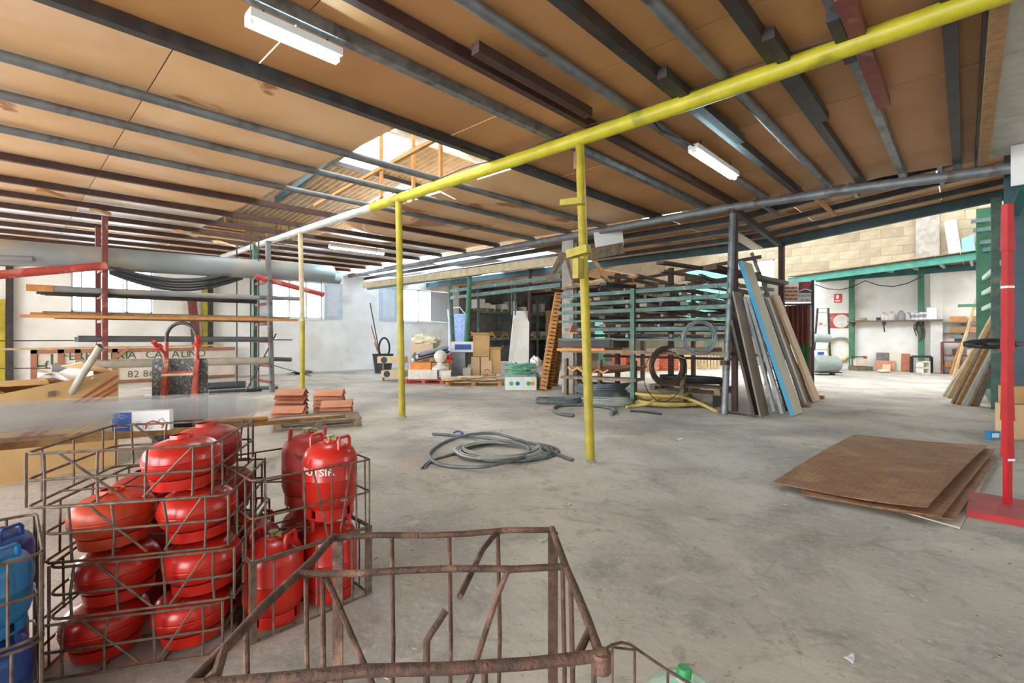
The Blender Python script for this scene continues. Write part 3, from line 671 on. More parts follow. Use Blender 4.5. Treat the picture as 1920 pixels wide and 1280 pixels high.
# ================================================================== GAS BOTTLES AND WIRE CRATES
def bent_text_mesh(s, size, r, z, ang, squash=1.0):
    cu = bpy.data.curves.new('print', 'FONT'); cu.body = s; cu.size = size; cu.extrude = .0008; cu.align_x = 'CENTER'; cu.align_y = 'CENTER'; cu.resolution_u = 3
    cu.offset = size*.02
    o = bpy.data.objects.new('tmp', cu); COL.objects.link(o); bpy.context.view_layer.update()
    me = bpy.data.meshes.new_from_object(o.evaluated_get(bpy.context.evaluated_depsgraph_get()))
    for v in me.vertices:
        a = ang + v.co.x/r; rr = r + v.co.z
        v.co = V((rr*math.cos(a), rr*math.sin(a), z+v.co.y*squash))
    bpy.data.objects.remove(o); me.materials.clear(); me.materials.append(MATS['white_print']); return me
def tall_parts(mt, s=1.0):
    R_ = .15*s
    body = MB().lathe([(0.0, .035), (.06*s, .036), (.115*s, .045), (.14*s, .075), (R_, .12), (R_*1.0, .215), (R_*1.012, .22), (R_*1.0, .225), (R_, .31), (R_*.975, .34), (R_*.88, .372), (R_*.68, .398), (R_*.42, .414), (R_*.26, .418), (R_*.25, .428), (0, .428)], n=28)
    ring = MB()
    for a0 in range(4):
        vs = []; n = 7
        for k in range(n):
            a = math.radians(a0*90+6+78*k/(n-1)); c, s_ = math.cos(a), math.sin(a)
            vs += [(.125*s*c, .125*s*s_, 0), (.133*s*c, .133*s*s_, 0), (.133*s*c, .133*s*s_, .06), (.125*s*c, .125*s*s_, .06)]
        ring.add(vs, [(4*k+i, 4*k+(i+1) % 4, 4*k+4+(i+1) % 4, 4*k+4+i) for k in range(n-1) for i in range(4)]+[(3, 2, 1, 0), (4*n-4, 4*n-3, 4*n-2, 4*n-1)])
    ring.lathe([(.118*s, .002), (.134*s, .002), (.134*s, .014), (.118*s, .014)], n=24)
    valve = MB().cyl((0, 0, .425), (0, 0, .447), .02, n=12).cyl((0, 0, .447), (0, 0, .455), .027, n=12).box((.03, 0, .44), (.05, .022, .02))
    hand = []
    for sg in (-1, 1):
        h = MB().tube([V((sg*.1*s, -.045, .375)), V((sg*.1*s, -.045, .435)), V((sg*.1*s, -.035, .452)), V((sg*.1*s, .035, .452)), V((sg*.1*s, .045, .435)), V((sg*.1*s, .045, .375))], .0095, 8); hand.append(h)
    return [('body', body, mt), ('foot_ring', ring, mt), ('valve', valve, 'brass')] + [('handle', h, mt) for h in hand]
def squat_parts(mt):
    pr = []
    for k in range(19):
        z = -math.cos(math.pi*k/18); c = max(0, 1-abs(z)**2.8)**(1/2.1)
        pr.append((.172*c if 0 < k < 18 else 0, .13+.108*z))
    pr += [(.1722, .124), (.1745, .1255), (.1745, .1345), (.1722, .136)]; pr = sorted(pr, key=lambda q: q[1])
    body = MB().lathe(pr, n=32)
    ring = MB().lathe([(.128, 0), (.136, 0), (.142, .05), (.134, .05), (.128, 0)], n=28)
    col = MB().lathe([(.05, .225), (.055, .225), (.05, .252), (.044, .252), (.05, .225)], n=18)
    valve = MB().cyl((0, 0, .22), (0, 0, .246), .02, n=12).box((.025, 0, .236), (.05, .02, .018))
    return [('body', body, mt), ('foot_ring', ring, mt), ('collar', col, mt), ('valve', valve, 'brass')]
PROTO = {}
def bottle(kind, mt, loc, label, rz=0, tilt=(0, 0), group='gas bottles in the wire crates', cat='gas bottle'):
    key = (kind, mt)
    if key not in PROTO:
        PROTO[key] = [(n, shared(n, m_, mb)) for n, mb, m_ in (tall_parts(mt) if kind == 'tall' else tall_parts(mt, .95) if kind == 'blue' else squat_parts(mt))]
    t = thing('gas_bottle', label, cat, loc, group=group, rot=(tilt[0], tilt[1], rz))
    for n, me in PROTO[key]: child(t, n, me)
    return t
def rrect(x0, x1, y0, y1, z, r=.03, n=3, dz=None):
    pts = []
    for cx, cy, a0 in ((x1-r, y1-r, 0), (x0+r, y1-r, 90), (x0+r, y0+r, 180), (x1-r, y0+r, 270)):
        for k in range(n+1):
            a = math.radians(a0+90*k/n); x, y = cx+r*math.cos(a), cy+r*math.sin(a); pts.append(V((x, y, z+(dz(x, y) if dz else 0))))
    return pts
def crate(name, label, loc, rz, w, d, h, r, levels, nx, ny, mt, braces, rad=.03, jit=.006, cat='crate', group=None, rot=None, seed=1, posts=None, floor=True):
    rnd = random.Random(seed); t = thing(name, label, cat, loc, rz, group, rot)
    for z in levels:
        ph = rnd.uniform(0, 6); part(t, 'rail', MB().tube(rrect(0, w, 0, d, z, rad, dz=lambda x, y: jit*math.sin(9*x+7*y+ph)), r, 7, closed=True), mt)
    for i in range(nx):
        x = w*(i+.5)/nx
        for y in (0, d):
            xx = x+rnd.uniform(-.02, .02); part(t, 'upright', MB().tube([V((xx, y, levels[0])), V((xx+rnd.uniform(-1, 1)*jit, y, h*.5)), V((xx+rnd.uniform(-2, 2)*jit, y, levels[-1]))], r*.9, 6), mt)
    for i in range(ny):
        y = d*(i+.5)/ny
        for x in (0, w):
            yy = y+rnd.uniform(-.02, .02); part(t, 'upright', MB().tube([V((x, yy, levels[0])), V((x, yy+rnd.uniform(-1, 1)*jit, levels[-1]))], r*.9, 6), mt)
    for x in (.006, w-.006):
        for y in (.006, d-.006):
            if posts: part(t, 'corner_post', MB().bar((x, y, 0), (x, y, h), posts, posts), mt)
            else: part(t, 'upright', MB().cyl((x, y, levels[0]), (x, y, levels[-1]), r, n=6), mt)
    for a, b in braces: part(t, 'brace', MB().tube([V(a), V(b)], r*.95, 6), mt)
    if floor:
        for k in (1/3, 2/3): part(t, 'floor_rod', MB().cyl((w*k, 0, levels[0]), (w*k, d, levels[0]), r*.8, n=6), mt); part(t, 'floor_rod', MB().cyl((0, d*k, levels[0]), (w, d*k, levels[0]), r*.8, n=6), mt)
    return t
# --- stack of four low crates with squat red bottles (front edge follows the photo)
SY = math.atan2(.851, .525); ex = V((math.cos(SY), math.sin(SY), 0)); ey = V((-math.sin(SY), math.cos(SY), 0))
s0 = F(66, 1262)+ex*.03-ey*.07; TH = .248
offs = [(0, 0), (.05, .0), (.02, .02), (-.05, .03)]
cl = ['bottom', 'second', 'third', 'top']
for k in range(4):
    ox, oy = offs[k]; o_ = s0+ex*ox+ey*oy+V((0, 0, k*TH+.008))
    br = [((.18, 0, .235), (.40, 0, .01)), ((.62, 0, .235), (.47, 0, .01))] if k < 3 else [((.12, .0, .24), (.38, 0, .01)), ((.1, .72, .24), (.34, .72, .01)), ((.66, 0, .24), (.45, 0, .01))]
    lv = [.0, .12, .24]
    crate('wire_crate', ['bottom rusty wire crate of the stack of squat red bottles', 'second crate from the floor in the squat bottle stack', 'third crate from the floor in the squat bottle stack', 'top wire crate of the squat bottle stack, its left half empty'][k], o_, SY, .74, .74, lv[-1], .0062, lv, 4, 3, 'rust_wire', br, rad=.05, jit=.008, group='wire crates', seed=20+k)
    for row in (0, 1):
        for c in (0, 1):
            if k == 3 and c == 0: continue
            p = o_+ex*(.185+.365*c)+ey*(.195+.35*row)+V((0, 0, .006))
            mt = 'gas_orange' if (k == 2 and c == 0 and row == 0) else ('gas_dull' if row else 'gas_red')
            lab = ('%s squat gas bottle, %s row %s, in the %s crate of the tall stack' % ('faded orange' if mt == 'gas_orange' else 'dull red' if row else 'glossy red', 'back' if row else 'front', 'right' if c else 'left', cl[k]))
            bottle('squat', mt, p, lab, rz=SY+random.Random(k*4+row*2+c).uniform(-.5, .5), tilt=(0, math.radians(-3.5)))
# --- two taller crates stacked in the middle, with tall red bottles
cx0, cx1, cy0_, cy1 = -3.16, -2.53, .83, 1.47
cw, cdp = cx1-cx0, cy1-cy0_
crate('wire_crate', 'lower tall wire crate holding four upright red bottles', (cx0, cy0_, .006), 0, cw, cdp, .395, .0065, [0, .385], 3, 3, 'rust_wire', [((0, .2, .385), (.2, .4, .01))], group='wire crates', seed=31, posts=.03, jit=.003)
crate('wire_crate', 'upper tall wire crate with two red bottles at its right end', (cx0+.01, cy0_, .408), 0, cw, cdp, .39, .0055, [0, .2, .385], 4, 4, 'rust_wire', [((cw, .3, .385), (cw, .38, .01)), ((cw, .52, .385), (cw, .45, .01)), ((.1, 0, .0), (.5, .5, .0)), ((.5, .05, .0), (.15, .6, .0)), ((cw*.5, .1, .3), (cw*.5, .5, .22)), ((cw*.4, .35, .385), (cw*.95, .4, .36))], group='wire crates', seed=32, jit=.007)
for (x, y, z, lab, mt, rz) in ((-2.69, .99, .012, 'red tall gas bottle at the near corner of the lower crate', 'gas_red', .6), (-2.69, 1.305, .012, 'red tall gas bottle at the right of the lower crate', 'gas_red', 1.3), (-3.0, .99, .012, 'dull red tall gas bottle at the left back of the lower crate', 'gas_dull', 2), (-3.0, 1.305, .012, 'dull red tall gas bottle at the far back of the lower crate', 'gas_dull', .2),
                               (-2.69, 1.305, .476, 'bright red tall gas bottle with white lettering on the upper crate', 'gas_red', .4), (-3.0, 1.31, .476, 'dull red tall gas bottle behind the lettered one', 'gas_dull', 1.1)):
    b = bottle('tall', mt, (x, y, z), lab, rz=rz)
    if 'lettering' in lab:
        # print faces the lens
        va = math.atan2(-y, -x) - rz
        child(b, 'print', bent_text_mesh('BUTSIR', .062, .1515, .275, va-.5, .85))
        child(b, 'print', bent_text_mesh('12,5 kg', .014, .1515, .11, va+.5, 1))
# --- blue bottles at the left edge
bz = .345
crate('wire_crate', 'lower wire crate of blue bottles at the left edge', (-3.2, -.52, .006), 0, .62, .625, .33, .0065, [0, .17, .325], 3, 3, 'rust_wire', [], group='wire crates', seed=41, rad=.06, floor=False)
crate('wire_crate', 'upper wire crate of blue bottles at the left edge', (-3.2, -.52, bz), 0, .62, .625, .33, .0065, [0, .17, .325], 3, 3, 'rust_wire', [], group='wire crates', seed=42, rad=.06, floor=False)
for (x, y, z, mt, lab) in ((-2.76, -.055, .012, 'gas_navy', 'dark blue gas bottle at the bottom near the left edge'), (-3.04, -.06, .012, 'gas_navy', 'dark blue gas bottle behind the bottom one at the left edge'),
                           (-2.76, -.055, bz+.01, 'gas_blue', 'light blue gas bottle in the upper crate at the left edge'), (-3.04, -.04, bz+.01, 'gas_navy', 'dusty dark blue gas bottle behind the light blue one')):
    t = bottle('blue', mt, (x, y, z), lab, rz=.7, group='blue gas bottles'); t.scale = (.97, .97, .74)
# --- big empty rusty crate in the foreground
zt = .78
BL, BR_, FR, FL = F(625, 1008, zt), F(1035, 993, zt), F(1128, 1232, zt), F(352, 1283, zt)
t = thing('rusty_crate', 'large empty crate of thick rusty rods in the foreground', 'crate', ((BL+FR)/2)*1.0-V((0, 0, zt)))
def wob(p, q, n=5, a=.005, s=0): return [p.lerp(q, i/n)+V((0, 0, a*math.sin(i*1.9+s))) for i in range(n+1)]
rr = .0125
part(t, 'rim', MB().tube(wob(BL, BR_), rr*.85, 10), 'rust', True); part(t, 'rim', MB().tube(wob(BR_, FR, s=1), rr*.95, 10), 'rust', True)
part(t, 'rim', MB().tube(wob(FR+(FR-FL)*.012, FL, s=2), rr*1.1, 10), 'rust', True); part(t, 'rim', MB().tube(wob(FL, BL, s=4), rr, 10), 'rust', True)
part(t, 'corner_lug', MB().tube([FR+V((0, 0, .012)), FR-V((0, 0, .03))], .022, 10), 'rust', True)
M1, M2 = FL.lerp(BL, .64), FR.lerp(BR_, .60)
part(t, 'cross_rail', MB().tube(wob(M1, M2, a=.004, s=3), rr*.85, 10), 'rust', True)
def dn(p, z=0.0): return V((p.x, p.y, z))
for k, (p, wd) in enumerate(((BL.lerp(BR_, .02), .036), (BR_.lerp(FR, .03), .036), (FR.lerp(FL, .02), .03), (FL.lerp(FR, .03), .03))): part(t, 'corner_post', MB().bar(p, dn(p), wd, .008, up=RT.cross(UP) if k < 2 else RT), 'rust', True, False)
for p in (BL.lerp(BR_, .26), BL.lerp(BR_, .745), BL.lerp(BR_, .72-.2), M1.lerp(M2, .09), M1.lerp(M2, .03), BR_.lerp(FR, .3), BR_.lerp(FR, .5), FL.lerp(BL, .28), FL.lerp(FR, .7)):
    part(t, 'upright', MB().tube([p, dn(p, .4)+V((.01, 0, 0)), dn(p, .02)], rr*.62, 8), 'rust', True)
base = [dn(BL, .02), dn(BR_, .02), dn(FR, .02), dn(FL, .02)]
for p, q in zip(base, base[1:]+base[:1]): part(t, 'base_rail', MB().cyl(p, q, rr*.9, n=8), 'rust', True)
dv = dep(BL)
part(t, 'brace', MB().tube([BL.lerp(BR_, .76-.02), F(905, 1030, .76), F(862, 1118, .752)], rr*.8, 8), 'rust', True)
part(t, 'broken_brace', MB().tube([F(836, 1144, .72), F(800, 1200, .66), dn(F(800, 1200, .66)+V((-.03, .02, 0)), .3), dn(F(800, 1200, .66)+V((-.09, .06, 0)), .02)], rr*.8, 8), 'rust', True)
q = M1.lerp(M2, .78); part(t, 'brace', MB().tube([q+RT*.03, q-RT*.005-V((0, 0, .012)), q-RT*.04-V((0, 0, .1)), q-RT*.2-V((0, 0, .6))], rr*.75, 8), 'rust', True)
q = M1.lerp(M2, .1); part(t, 'brace', MB().tube([q-V((0, 0, .012)), q+RT*.02-V((0, 0, .05)), q+RT*.3-V((0, 0, .7))], rr*.75, 8), 'rust', True)
part(t, 'corner_loop', MB().tube([FL.lerp(BL, .16), FL+RT*.045+FW*.02, FL+RT*.03], rr*.9, 8), 'rust', True)
part(t, 'corner_loop', MB().tube([FR.lerp(BR_, .15), F(1085, 1225, .775), F(1070, 1246, .77)], rr*.8, 8), 'rust', True)
# --- low wire carrier with a green demijohn at the bottom edge
dj = D(1283, 1258, 1.52); dj.z = 0
t = thing('demijohn', 'pale green glass demijohn with a green cap at the bottom edge', 'bottle', dj)
part(t, 'jug_body', MB().lathe([(0, .01), (.1, .01), (.12, .04), (.125, .2), (.125, .33), (.118, .365), (.09, .395), (.045, .412), (.027, .42), (.026, .43), (0, .43)], n=28), 'jug')
part(t, 'cap', MB().lathe([(.022, .424), (.023, .45), (.019, .456), (0, .457)], n=18), 'cap_green')
part(t, 'handle', MB().tube([V((.03, 0, .42)), V((.06, -.01, .428)), V((.09, -.02, .4))], .004, 6), 'jug')
t = thing('wire_carrier', 'thin rusty wire carrier with an arched side round the demijohn', 'carrier', dj+V((-.2, -.1, 0)))
wp = [D(x, y, d) for x, y, d in ((1128, 1222, 1.36), (1146, 1209, 1.4), (1165, 1204, 1.41), (1182, 1208, 1.42), (1205, 1224, 1.43), (1250, 1255, 1.36), (1295, 1282, 1.3), (1330, 1310, 1.25))]
part(t, 'rim', MB().tube(wp, .0042, 8), 'rust', True)
part(t, 'bar', MB().tube([D(1148, 1213, 1.4), D(1190, 1218, 1.42)], .0038, 8), 'rust', True)
for x, y, d in ((1148, 1214, 1.4), (1190, 1218, 1.42), (1252, 1257, 1.36)): q = D(x, y, d); part(t, 'upright', MB().cyl(q, dn(q, .005), .004, n=8), 'rust', True)
qa, qb, qc = dn(D(1148, 1214, 1.4), .006), dn(D(1190, 1218, 1.42), .006), dn(D(1252, 1257, 1.36), .006)
part(t, 'base_rail', MB().tube([qa, qb, qc, dn(wp[-1], .006)], .004, 8), 'rust', True); part(t, 'upright', MB().cyl(wp[-1], dn(wp[-1], .005), .004, n=8), 'rust', True)

# ================================================================== PLANK, ROLL, CARDBOARD BOX
pa, pb_ = D(-40, 838, 2.95), D(636, 780, 7.3)
pdir = (pb_-pa).normalized(); psd = pdir.cross(UP).normalized(); pup = psd.cross(pdir)
pk = thing('plank', 'long worn wooden plank sloping from the gas bottle crates to the pallet', 'plank', (pa+pb_)/2)
part(pk, 'board', MB().bar(pa-psd*.06, pb_-psd*.06, .32, .045), 'wood_plank', True, False)
for k in range(8):
    q = pa.lerp(pb_, .05+.06*k)+pup*.024+psd*(-.02); part(pk, 'knot_hole', MB().cyl(q-pup*.003, q+pup*.001, .008, n=8), 'black', True)
def onplank(px, off=0.0):      # point on the plank's top at photo column px
    r = ray(px, 800); n = V((r.y, -r.x, 0)); t_ = -(pa-CAM).dot(n)/((pb_-pa).dot(n)); return pa.lerp(pb_, t_)+pup*.023+psd*off
ra_, rb_ = onplank(-60, -.2), onplank(492, -.24)
rl = thing('plastic_roll', 'milky translucent plastic roll lying along the plank', 'roll', (ra_+rb_)/2)
n0, n1 = .12, .165
for k, (s_, lb) in enumerate(((1.0, 'outer_layer'), (.72, 'inner_layer'))):
    part(rl, lb, MB().tube([ra_+pup*(n0*1.0), rb_+pup*(n1*1.0)], n0*s_, 28, caps=False, r2=n1*s_), 'film', True)
bc0 = onplank(276, .0); fd = (RT*.96+FW*.3).normalized(); L_ = 88*dep(bc0)/FPX; bh = 36*dep(bc0)/FPX; bdp = .09; psd = V((fd.y, -fd.x, 0)); bx0 = bc0-fd*L_*.5+psd*.12+UP*.012
t = thing('product_box', 'small blue and white carton with a red picture lying on the plank', 'box', bx0+fd*L_*.5)
bk = -psd
q0 = bx0; blue_l = L_*.33
part(t, 'box_body', MB().add([q0, q0+fd*L_, q0+fd*L_+bk*bdp, q0+bk*bdp]+[p+UP*bh for p in (q0, q0+fd*L_, q0+fd*L_+bk*bdp, q0+bk*bdp)], [(3, 2, 1, 0), (4, 5, 6, 7), (0, 1, 5, 4), (1, 2, 6, 5), (2, 3, 7, 6), (3, 0, 4, 7)]), 'box_white', True, False)
bface = part(t, 'blue_field', MB().slab([q0+psd*.0012+UP*.004, q0+psd*.0012+fd*blue_l+UP*.004, q0+psd*.0012+fd*blue_l+UP*(bh-.004), q0+psd*.0012+UP*(bh-.004)], .0006), 'box_blue', True, False)
def fp(u, v): return q0+psd*.0025+fd*(u*L_)+UP*(v*bh)
for pl_ in ([(.07, .78), (.16, .9), (.26, .78), (.16, .66), (.07, .78)], [(.11, .78), (.16, .84), (.22, .78), (.16, .72), (.11, .78)]): part(t, 'logo', MB().tube([fp(*p) for p in pl_], .001, 4), 'white_print', True)
part(t, 'print_lines', MB().tube([fp(.07, .3), fp(.25, .32)], .002, 4), 'white_print', True); part(t, 'print_lines', MB().tube([fp(.07, .22), fp(.25, .24)], .002, 4), 'white_print', True)
part(t, 'picture', MB().tube([fp(.58, .12), fp(.6, .4), fp(.7, .5), fp(.8, .42), fp(.9, .25), fp(.86, .12)], .006, 6), 'print_red', True)
part(t, 'picture', MB().tube([fp(.82, .55), fp(.8, .4), fp(.86, .25), fp(.92, .4), fp(.88, .6), fp(.82, .55)], .003, 6), 'print_grey', True)
for u in (.56, .66): part(t, 'picture', MB().tube([fp(u+.035*math.cos(a*.7), .2+.09*math.sin(a*.7)) for a in range(10)], .0018, 4), 'print_grey', True)
for v in (.5, .42, .35): part(t, 'print_lines', MB().tube([fp(.4, v), fp(.5, v+.01)], .0014, 4), 'print_grey', True)
for k, (px, l, a, lift) in enumerate(((148, .22, .4, .0), (128, .2, -.6, .05))):
    q = onplank(px, .02); d_ = (pdir*math.cos(a)+psd*math.sin(a)); e = q+d_*l+UP*(.004+lift*1.5); w_ = d_.cross(UP).normalized()*.02
    one('wood_chip', MB().slab([q-w_+UP*.004, e-w_*.4+UP*.004, e+w_*.4+UP*.004, q+w_+UP*.004], .004), 'wood_pale', ['flat pale wood splinter lying on the plank', 'pale wood splinter tilted up on the plank'][k], 'wood chip')
p0_, p1_ = onplank(368, .04)+pup*.03, onplank(500, .06)+pup*.03
one('wooden_pole', MB().cyl(p0_, p1_, .03, n=12), 'wood_orange', 'short round wooden pole lying on the plank', 'pole')
q = onplank(350, .03); t = thing('power_tool', 'small dark hand tool on the plank behind the carton', 'tool', q)
part(t, 'tool_body', MB().bar(q+pup*.035-fd*.1, q+pup*.035+fd*.06, .05, .06), 'black', True); part(t, 'tool_head', MB().cyl(q+pup*.035+fd*.06, q+pup*.04+fd*.14, .035, n=12), 'steel_galv', True)
# big cardboard box
fl_, fr_ = F(-90, 925), F(222, 872)
t = thing('cardboard_box', 'huge open cardboard box with orange straps behind the plank', 'box', (fl_+fr_)/2)
ud = (fr_-fl_).normalized(); vd = V((-ud.y, ud.x, 0)); hb = 1.02; wb = (fr_-fl_).length; db = 1.25
c_ = [fl_, fr_, fr_+vd*db, fl_+vd*db]
h_ = [.86, 1.12, 1.0, .95]
for i, j, nm in ((0, 1, 'side'), (1, 2, 'side'), (2, 3, 'side'), (3, 0, 'side')):
    a, b = c_[i], c_[j]; nn = (b-a).cross(UP).normalized()
    bul = .05 if i == 0 else .02
    def fn(u, v): return a.lerp(b, u)+UP*(v*(h_[i]*(1-u)+h_[j]*u)) + nn*bul*math.sin(math.pi*u)*v
    part(t, 'box_side', MB().grid(fn, 8, 4, -nn*.008), 'cardboard', True)
part(t, 'box_bottom', MB().slab(c_, .01), 'cardboard', True, False)
part(t, 'flap', MB().grid(lambda u, v: c_[3].lerp(c_[2], .1+.55*u)+UP*(.95-.02*v)-vd*(.35*v)+UP*(.05*math.sin(3*v)), 5, 4, (0, 0, -.008)), 'cardboard_in', True)
part(t, 'flap', MB().grid(lambda u, v: c_[1].lerp(c_[2], .1+.8*u)+UP*(1.1-.08*u)-ud*(.3*v)+UP*(.12*v), 5, 4, (0, 0, -.008)), 'cardboard_in', True)
part(t, 'flap', MB().grid(lambda u, v: c_[0].lerp(c_[3], .1+.8*u)+UP*(.88+.04*u)+ud*(.45*v)+UP*(.06*math.sin(4*v)), 5, 4, (0, 0, -.008)), 'cardboard_in', True)
for (ua, va), (ub, vb) in (((.3, .42), (.995, 1.05)), ((.3, .4), (.995, .96)), ((.45, .45), (.99, .9))):
    pts = []
    for i in range(9):
        u = ua+(ub-ua)*i/8; v = va+(vb-va)*i/8; n_f = V((ud.y, -ud.x, 0)); pts.append(fl_.lerp(fr_, u)+UP*v+n_f*(.05*math.sin(math.pi*u)*min(1, v)+.006))
    part(t, 'strap', MB().grid(lambda a, b: pts[min(8, int(round(a*8)))]+UP*(.03*(b-.5)), 8, 1, (.002, 0, 0)), 'strap', True)
part(t, 'tape', MB().slab([fl_.lerp(fr_, .52)+UP*.86+V((ud.y, -ud.x, 0))*.06, fl_.lerp(fr_, .57)+UP*.87+V((ud.y, -ud.x, 0))*.06, fl_.lerp(fr_, .57)+UP*.93+V((ud.y, -ud.x, 0))*.062, fl_.lerp(fr_, .52)+UP*.92+V((ud.y, -ud.x, 0))*.062], .002), 'wood_old', True, False)
cm = (fl_+fr_)/2+vd*.4
ptop = D(189, 648, 5.15); pbot = D(128, 745, 5.3)
one('waste_pipe', MB().pipe(ptop, pbot+(pbot-ptop)*.9, .035, .006), 'pvc_sand', 'beige plastic pipe sticking up out of the cardboard box', 'pipe')
pp_ = D(115, 703, 5.6)
one('crumpled_paper', MB().grid(lambda u, v: D(70+105*u, 708-12*v, 5.4+.7*v)+UP*(.035*math.sin(7*u+3*v)+.025*math.sin(11*v+5*u)), 12, 8, (0, 0, -.003)), 'paper', 'crumpled white sheet lying in the cardboard box', 'paper')
# ================================================================== LEFT SIDE: HAND TRUCK, TILES, PIPE RACK, SIGN
hd = 6.6
def H(x, y, o=0): return D(x, y, hd+o)
hb_ = F(340, 632+1350/hd)
t = thing('hand_truck', 'red tubular hand truck with a scuffed grey steel plate', 'hand truck', hb_)
part(t, 'plate', MB().prism([(-.385, 0), (.385, 0), (.385, 1.18), (.36, 1.22), (-.36, 1.22), (-.385, 1.18)], H(338, 632+1350/hd, .06), RT, UP, .012), 'truck_plate', True, False)
zb = V((0, 0, 0))
lx, rx_ = 312, 369
loop = [H(lx, 830)] + [H(lx, 640)] + [H((lx+rx_)/2-(rx_-lx)/2*math.cos(a), 634-29*math.sin(a)) for a in [i*math.pi/10 for i in range(1, 10)]] + [H(rx_, 640)] + [H(rx_, 830)]
part(t, 'frame_loop', MB().tube(loop[1:-1], .024, 10), 'steel_dark', True)
for l_ in (loop[:2], loop[-2:]): part(t, 'frame_tube', MB().tube(l_, .026, 10), 'truck_red', True)
for (a, b) in (((309, 662), (287, 640)), ((370, 660), (371, 630))):
    g_ = part(t, 'handle', MB().tube([H(a[0]+1, a[1]+18), H(*a, -.05), H(*b, -.28)], .022, 8), 'truck_red', True)
    part(g_, 'grip', MB().tube([H(*a, -.05).lerp(H(*b, -.28), .55), H(*b, -.28)], .03, 10), 'grip_red', True)
    part(g_, 'grip_collar', MB().cyl(H(*a, -.05).lerp(H(*b, -.28), .5), H(*a, -.05).lerp(H(*b, -.28), .6), .048, n=12), 'grip_red', True)
for a, b in (((313, 675), (296, 755)), ((370, 675), (355, 745))): part(t, 'leg', MB().bar(H(*a, -.02), H(b[0], b[1]+60, -.35), .05, .03), 'truck_red', True, False)
part(t, 'cross_bar', MB().bar(H(304, 703, -.2), H(362, 701, -.2), .02, .03), 'pale_timber', True, False); part(t, 'cross_bar', MB().bar(H(306, 698), H(366, 698), .02, .04), 'truck_red', True, False)
for x in (318, 360): part(t, 'wheel', MB().tube([H(x-3, 800, .1), H(x+3, 800, .1)], .09, 18), 'black', True)

def pallet(name, label, c, rz, L=1.2, W=.8, mt='wood_old', nb=5, cat='pallet', group='pallets', tilt=None):
    t = thing(name, label, cat, c, rz, group, rot=tilt)
    for i in range(nb):
        y = -W/2+.05+(W-.1)*i/(nb-1); part(t, 'deck_board', MB().box((0, y, .133), (L, .1 if nb > 4 else .14, .02)), mt)
    for x in (-L/2+.07, 0, L/2-.07):
        part(t, 'stringer', MB().box((x, 0, .112), (.1, W, .02)), mt)
        for y in (-W/2+.06, 0, W/2-.06): part(t, 'block', MB().box((x, y, .061), (.12, .1, .08)), mt)
    for y in (-W/2+.06, 0, W/2-.06): part(t, 'bottom_board', MB().box((0, y, .011), (L, .1, .02)), mt)
    return t
pc = (F(490, 812)+F(660, 800))/2 + FW*.4
pdy = math.atan2((F(660, 800)-F(490, 812)).y, (F(660, 800)-F(490, 812)).x)
pallet('pallet', 'old brown pallet on the floor under the end of the plank', pc, pdy, L=1.35, W=.8)
# ridge tiles: each one a V-shaped clay tile
def tile_mesh(mt):
    m = MB(); th = .014
    sec = [(-.13, 0), (-.02, .085), (.02, .085), (.13, 0), (.115, 0), (.012, .07), (-.012, .07), (-.115, 0)]
    a = [(-.22, y, z) for y, z in sec]; b = [(.22, y*1.03, z) for y, z in sec]; k = len(sec)
    m.add(a+b, [(i, (i+1) % k, k+(i+1) % k, k+i) for i in range(k)]+[(0, 1, 6, 7), (1, 2, 5, 6), (2, 3, 4, 5), (k, k+7, k+6, k+1), (k+1, k+6, k+5, k+2), (k+2, k+5, k+4, k+3)])
    m.box((.215, 0, .088), (.02, .05, .02)); return shared('clay_tile', mt, m)
tmA, tmB = tile_mesh('terracotta'), tile_mesh('terracotta_dark')
def tile_stack(px, py, n, rz, where, z0=.0, step=.032, dxx=0):
    b = F(px, py)+FW*.25
    for k in range(n):
        o = bpy.data.objects.new('ridge_tile', tmA if k >= n-1 else random.choice([tmA, tmB])); COL.objects.link(o); o.location = b+V((0, 0, z0+k*step))+RT*(.01*(k % 2)); o.rotation_euler = (0, 0, rz+.03*math.sin(k*2.1)); MW[o.name] = Matrix.Translation(o.location)
        o.scale = (1.25, 1.25, 1.25)
        tag(o, 'clay ridge tile, %s, %s' % ('topmost' if k == n-1 else ORD[k]+' from the bottom', where), 'roof tile', 'clay ridge tiles')
tile_stack(535, 779, 6, A+.05, 'in the rear left pile behind the plank', step=.075)
tile_stack(531, 792, 3, A+.1, 'in the front left pile against the roll', step=.075, z0=.0)
tile_stack(608, 778, 6, A+.12, 'in the rear right pile', step=.072)
tile_stack(622, 786, 4, A+.2, 'in the front right pile above the pallet', step=.07)
# --- cantilever pipe rack standing along Y
RX = -13.8
rk = thing('pipe_rack', 'tall maroon and grey steel rack carrying long pipes and timbers', 'rack', (RX-.6, 3.2, 0))
y1_, y2_ = 1.53, 5.0
tops = {y1_: PX(197, 405, RX).z, y2_: PX(503, 452, RX).z}
yr = PX(505, 600, RX).y
def arms_at(y, mt):
    for z in ARMZ: part(rk, 'arm', MB().bar((RX+.12, y, z), (RX-1.2, y, z), .06, .07), mt, True, False)
ARMZ = [.28, .72, 1.38, 1.86, 2.42, 3.02]
part(rk, 'upright', MB().bar((RX, y1_, 0), (RX, y1_, tops[y1_]), .13, .1, up=(0, 1, 0)), 'maroon', True, False)
part(rk, 'upright', MB().bar((RX-1.1, y1_, 0), (RX-1.1, y1_, 4.1), .13, .1, up=(0, 1, 0)), 'maroon', True, False)
part(rk, 'upright', MB().bar(F(510, 735), PX(502, 452, RX), .13, .1, up=(0, 1, 0)), 'pipe_grey', True, False)
part(rk, 'upright', MB().bar((RX-1.1, yr, 0), (RX-1.1, yr, 4.2), .13, .1, up=(0, 1, 0)), 'green_steel', True, False)
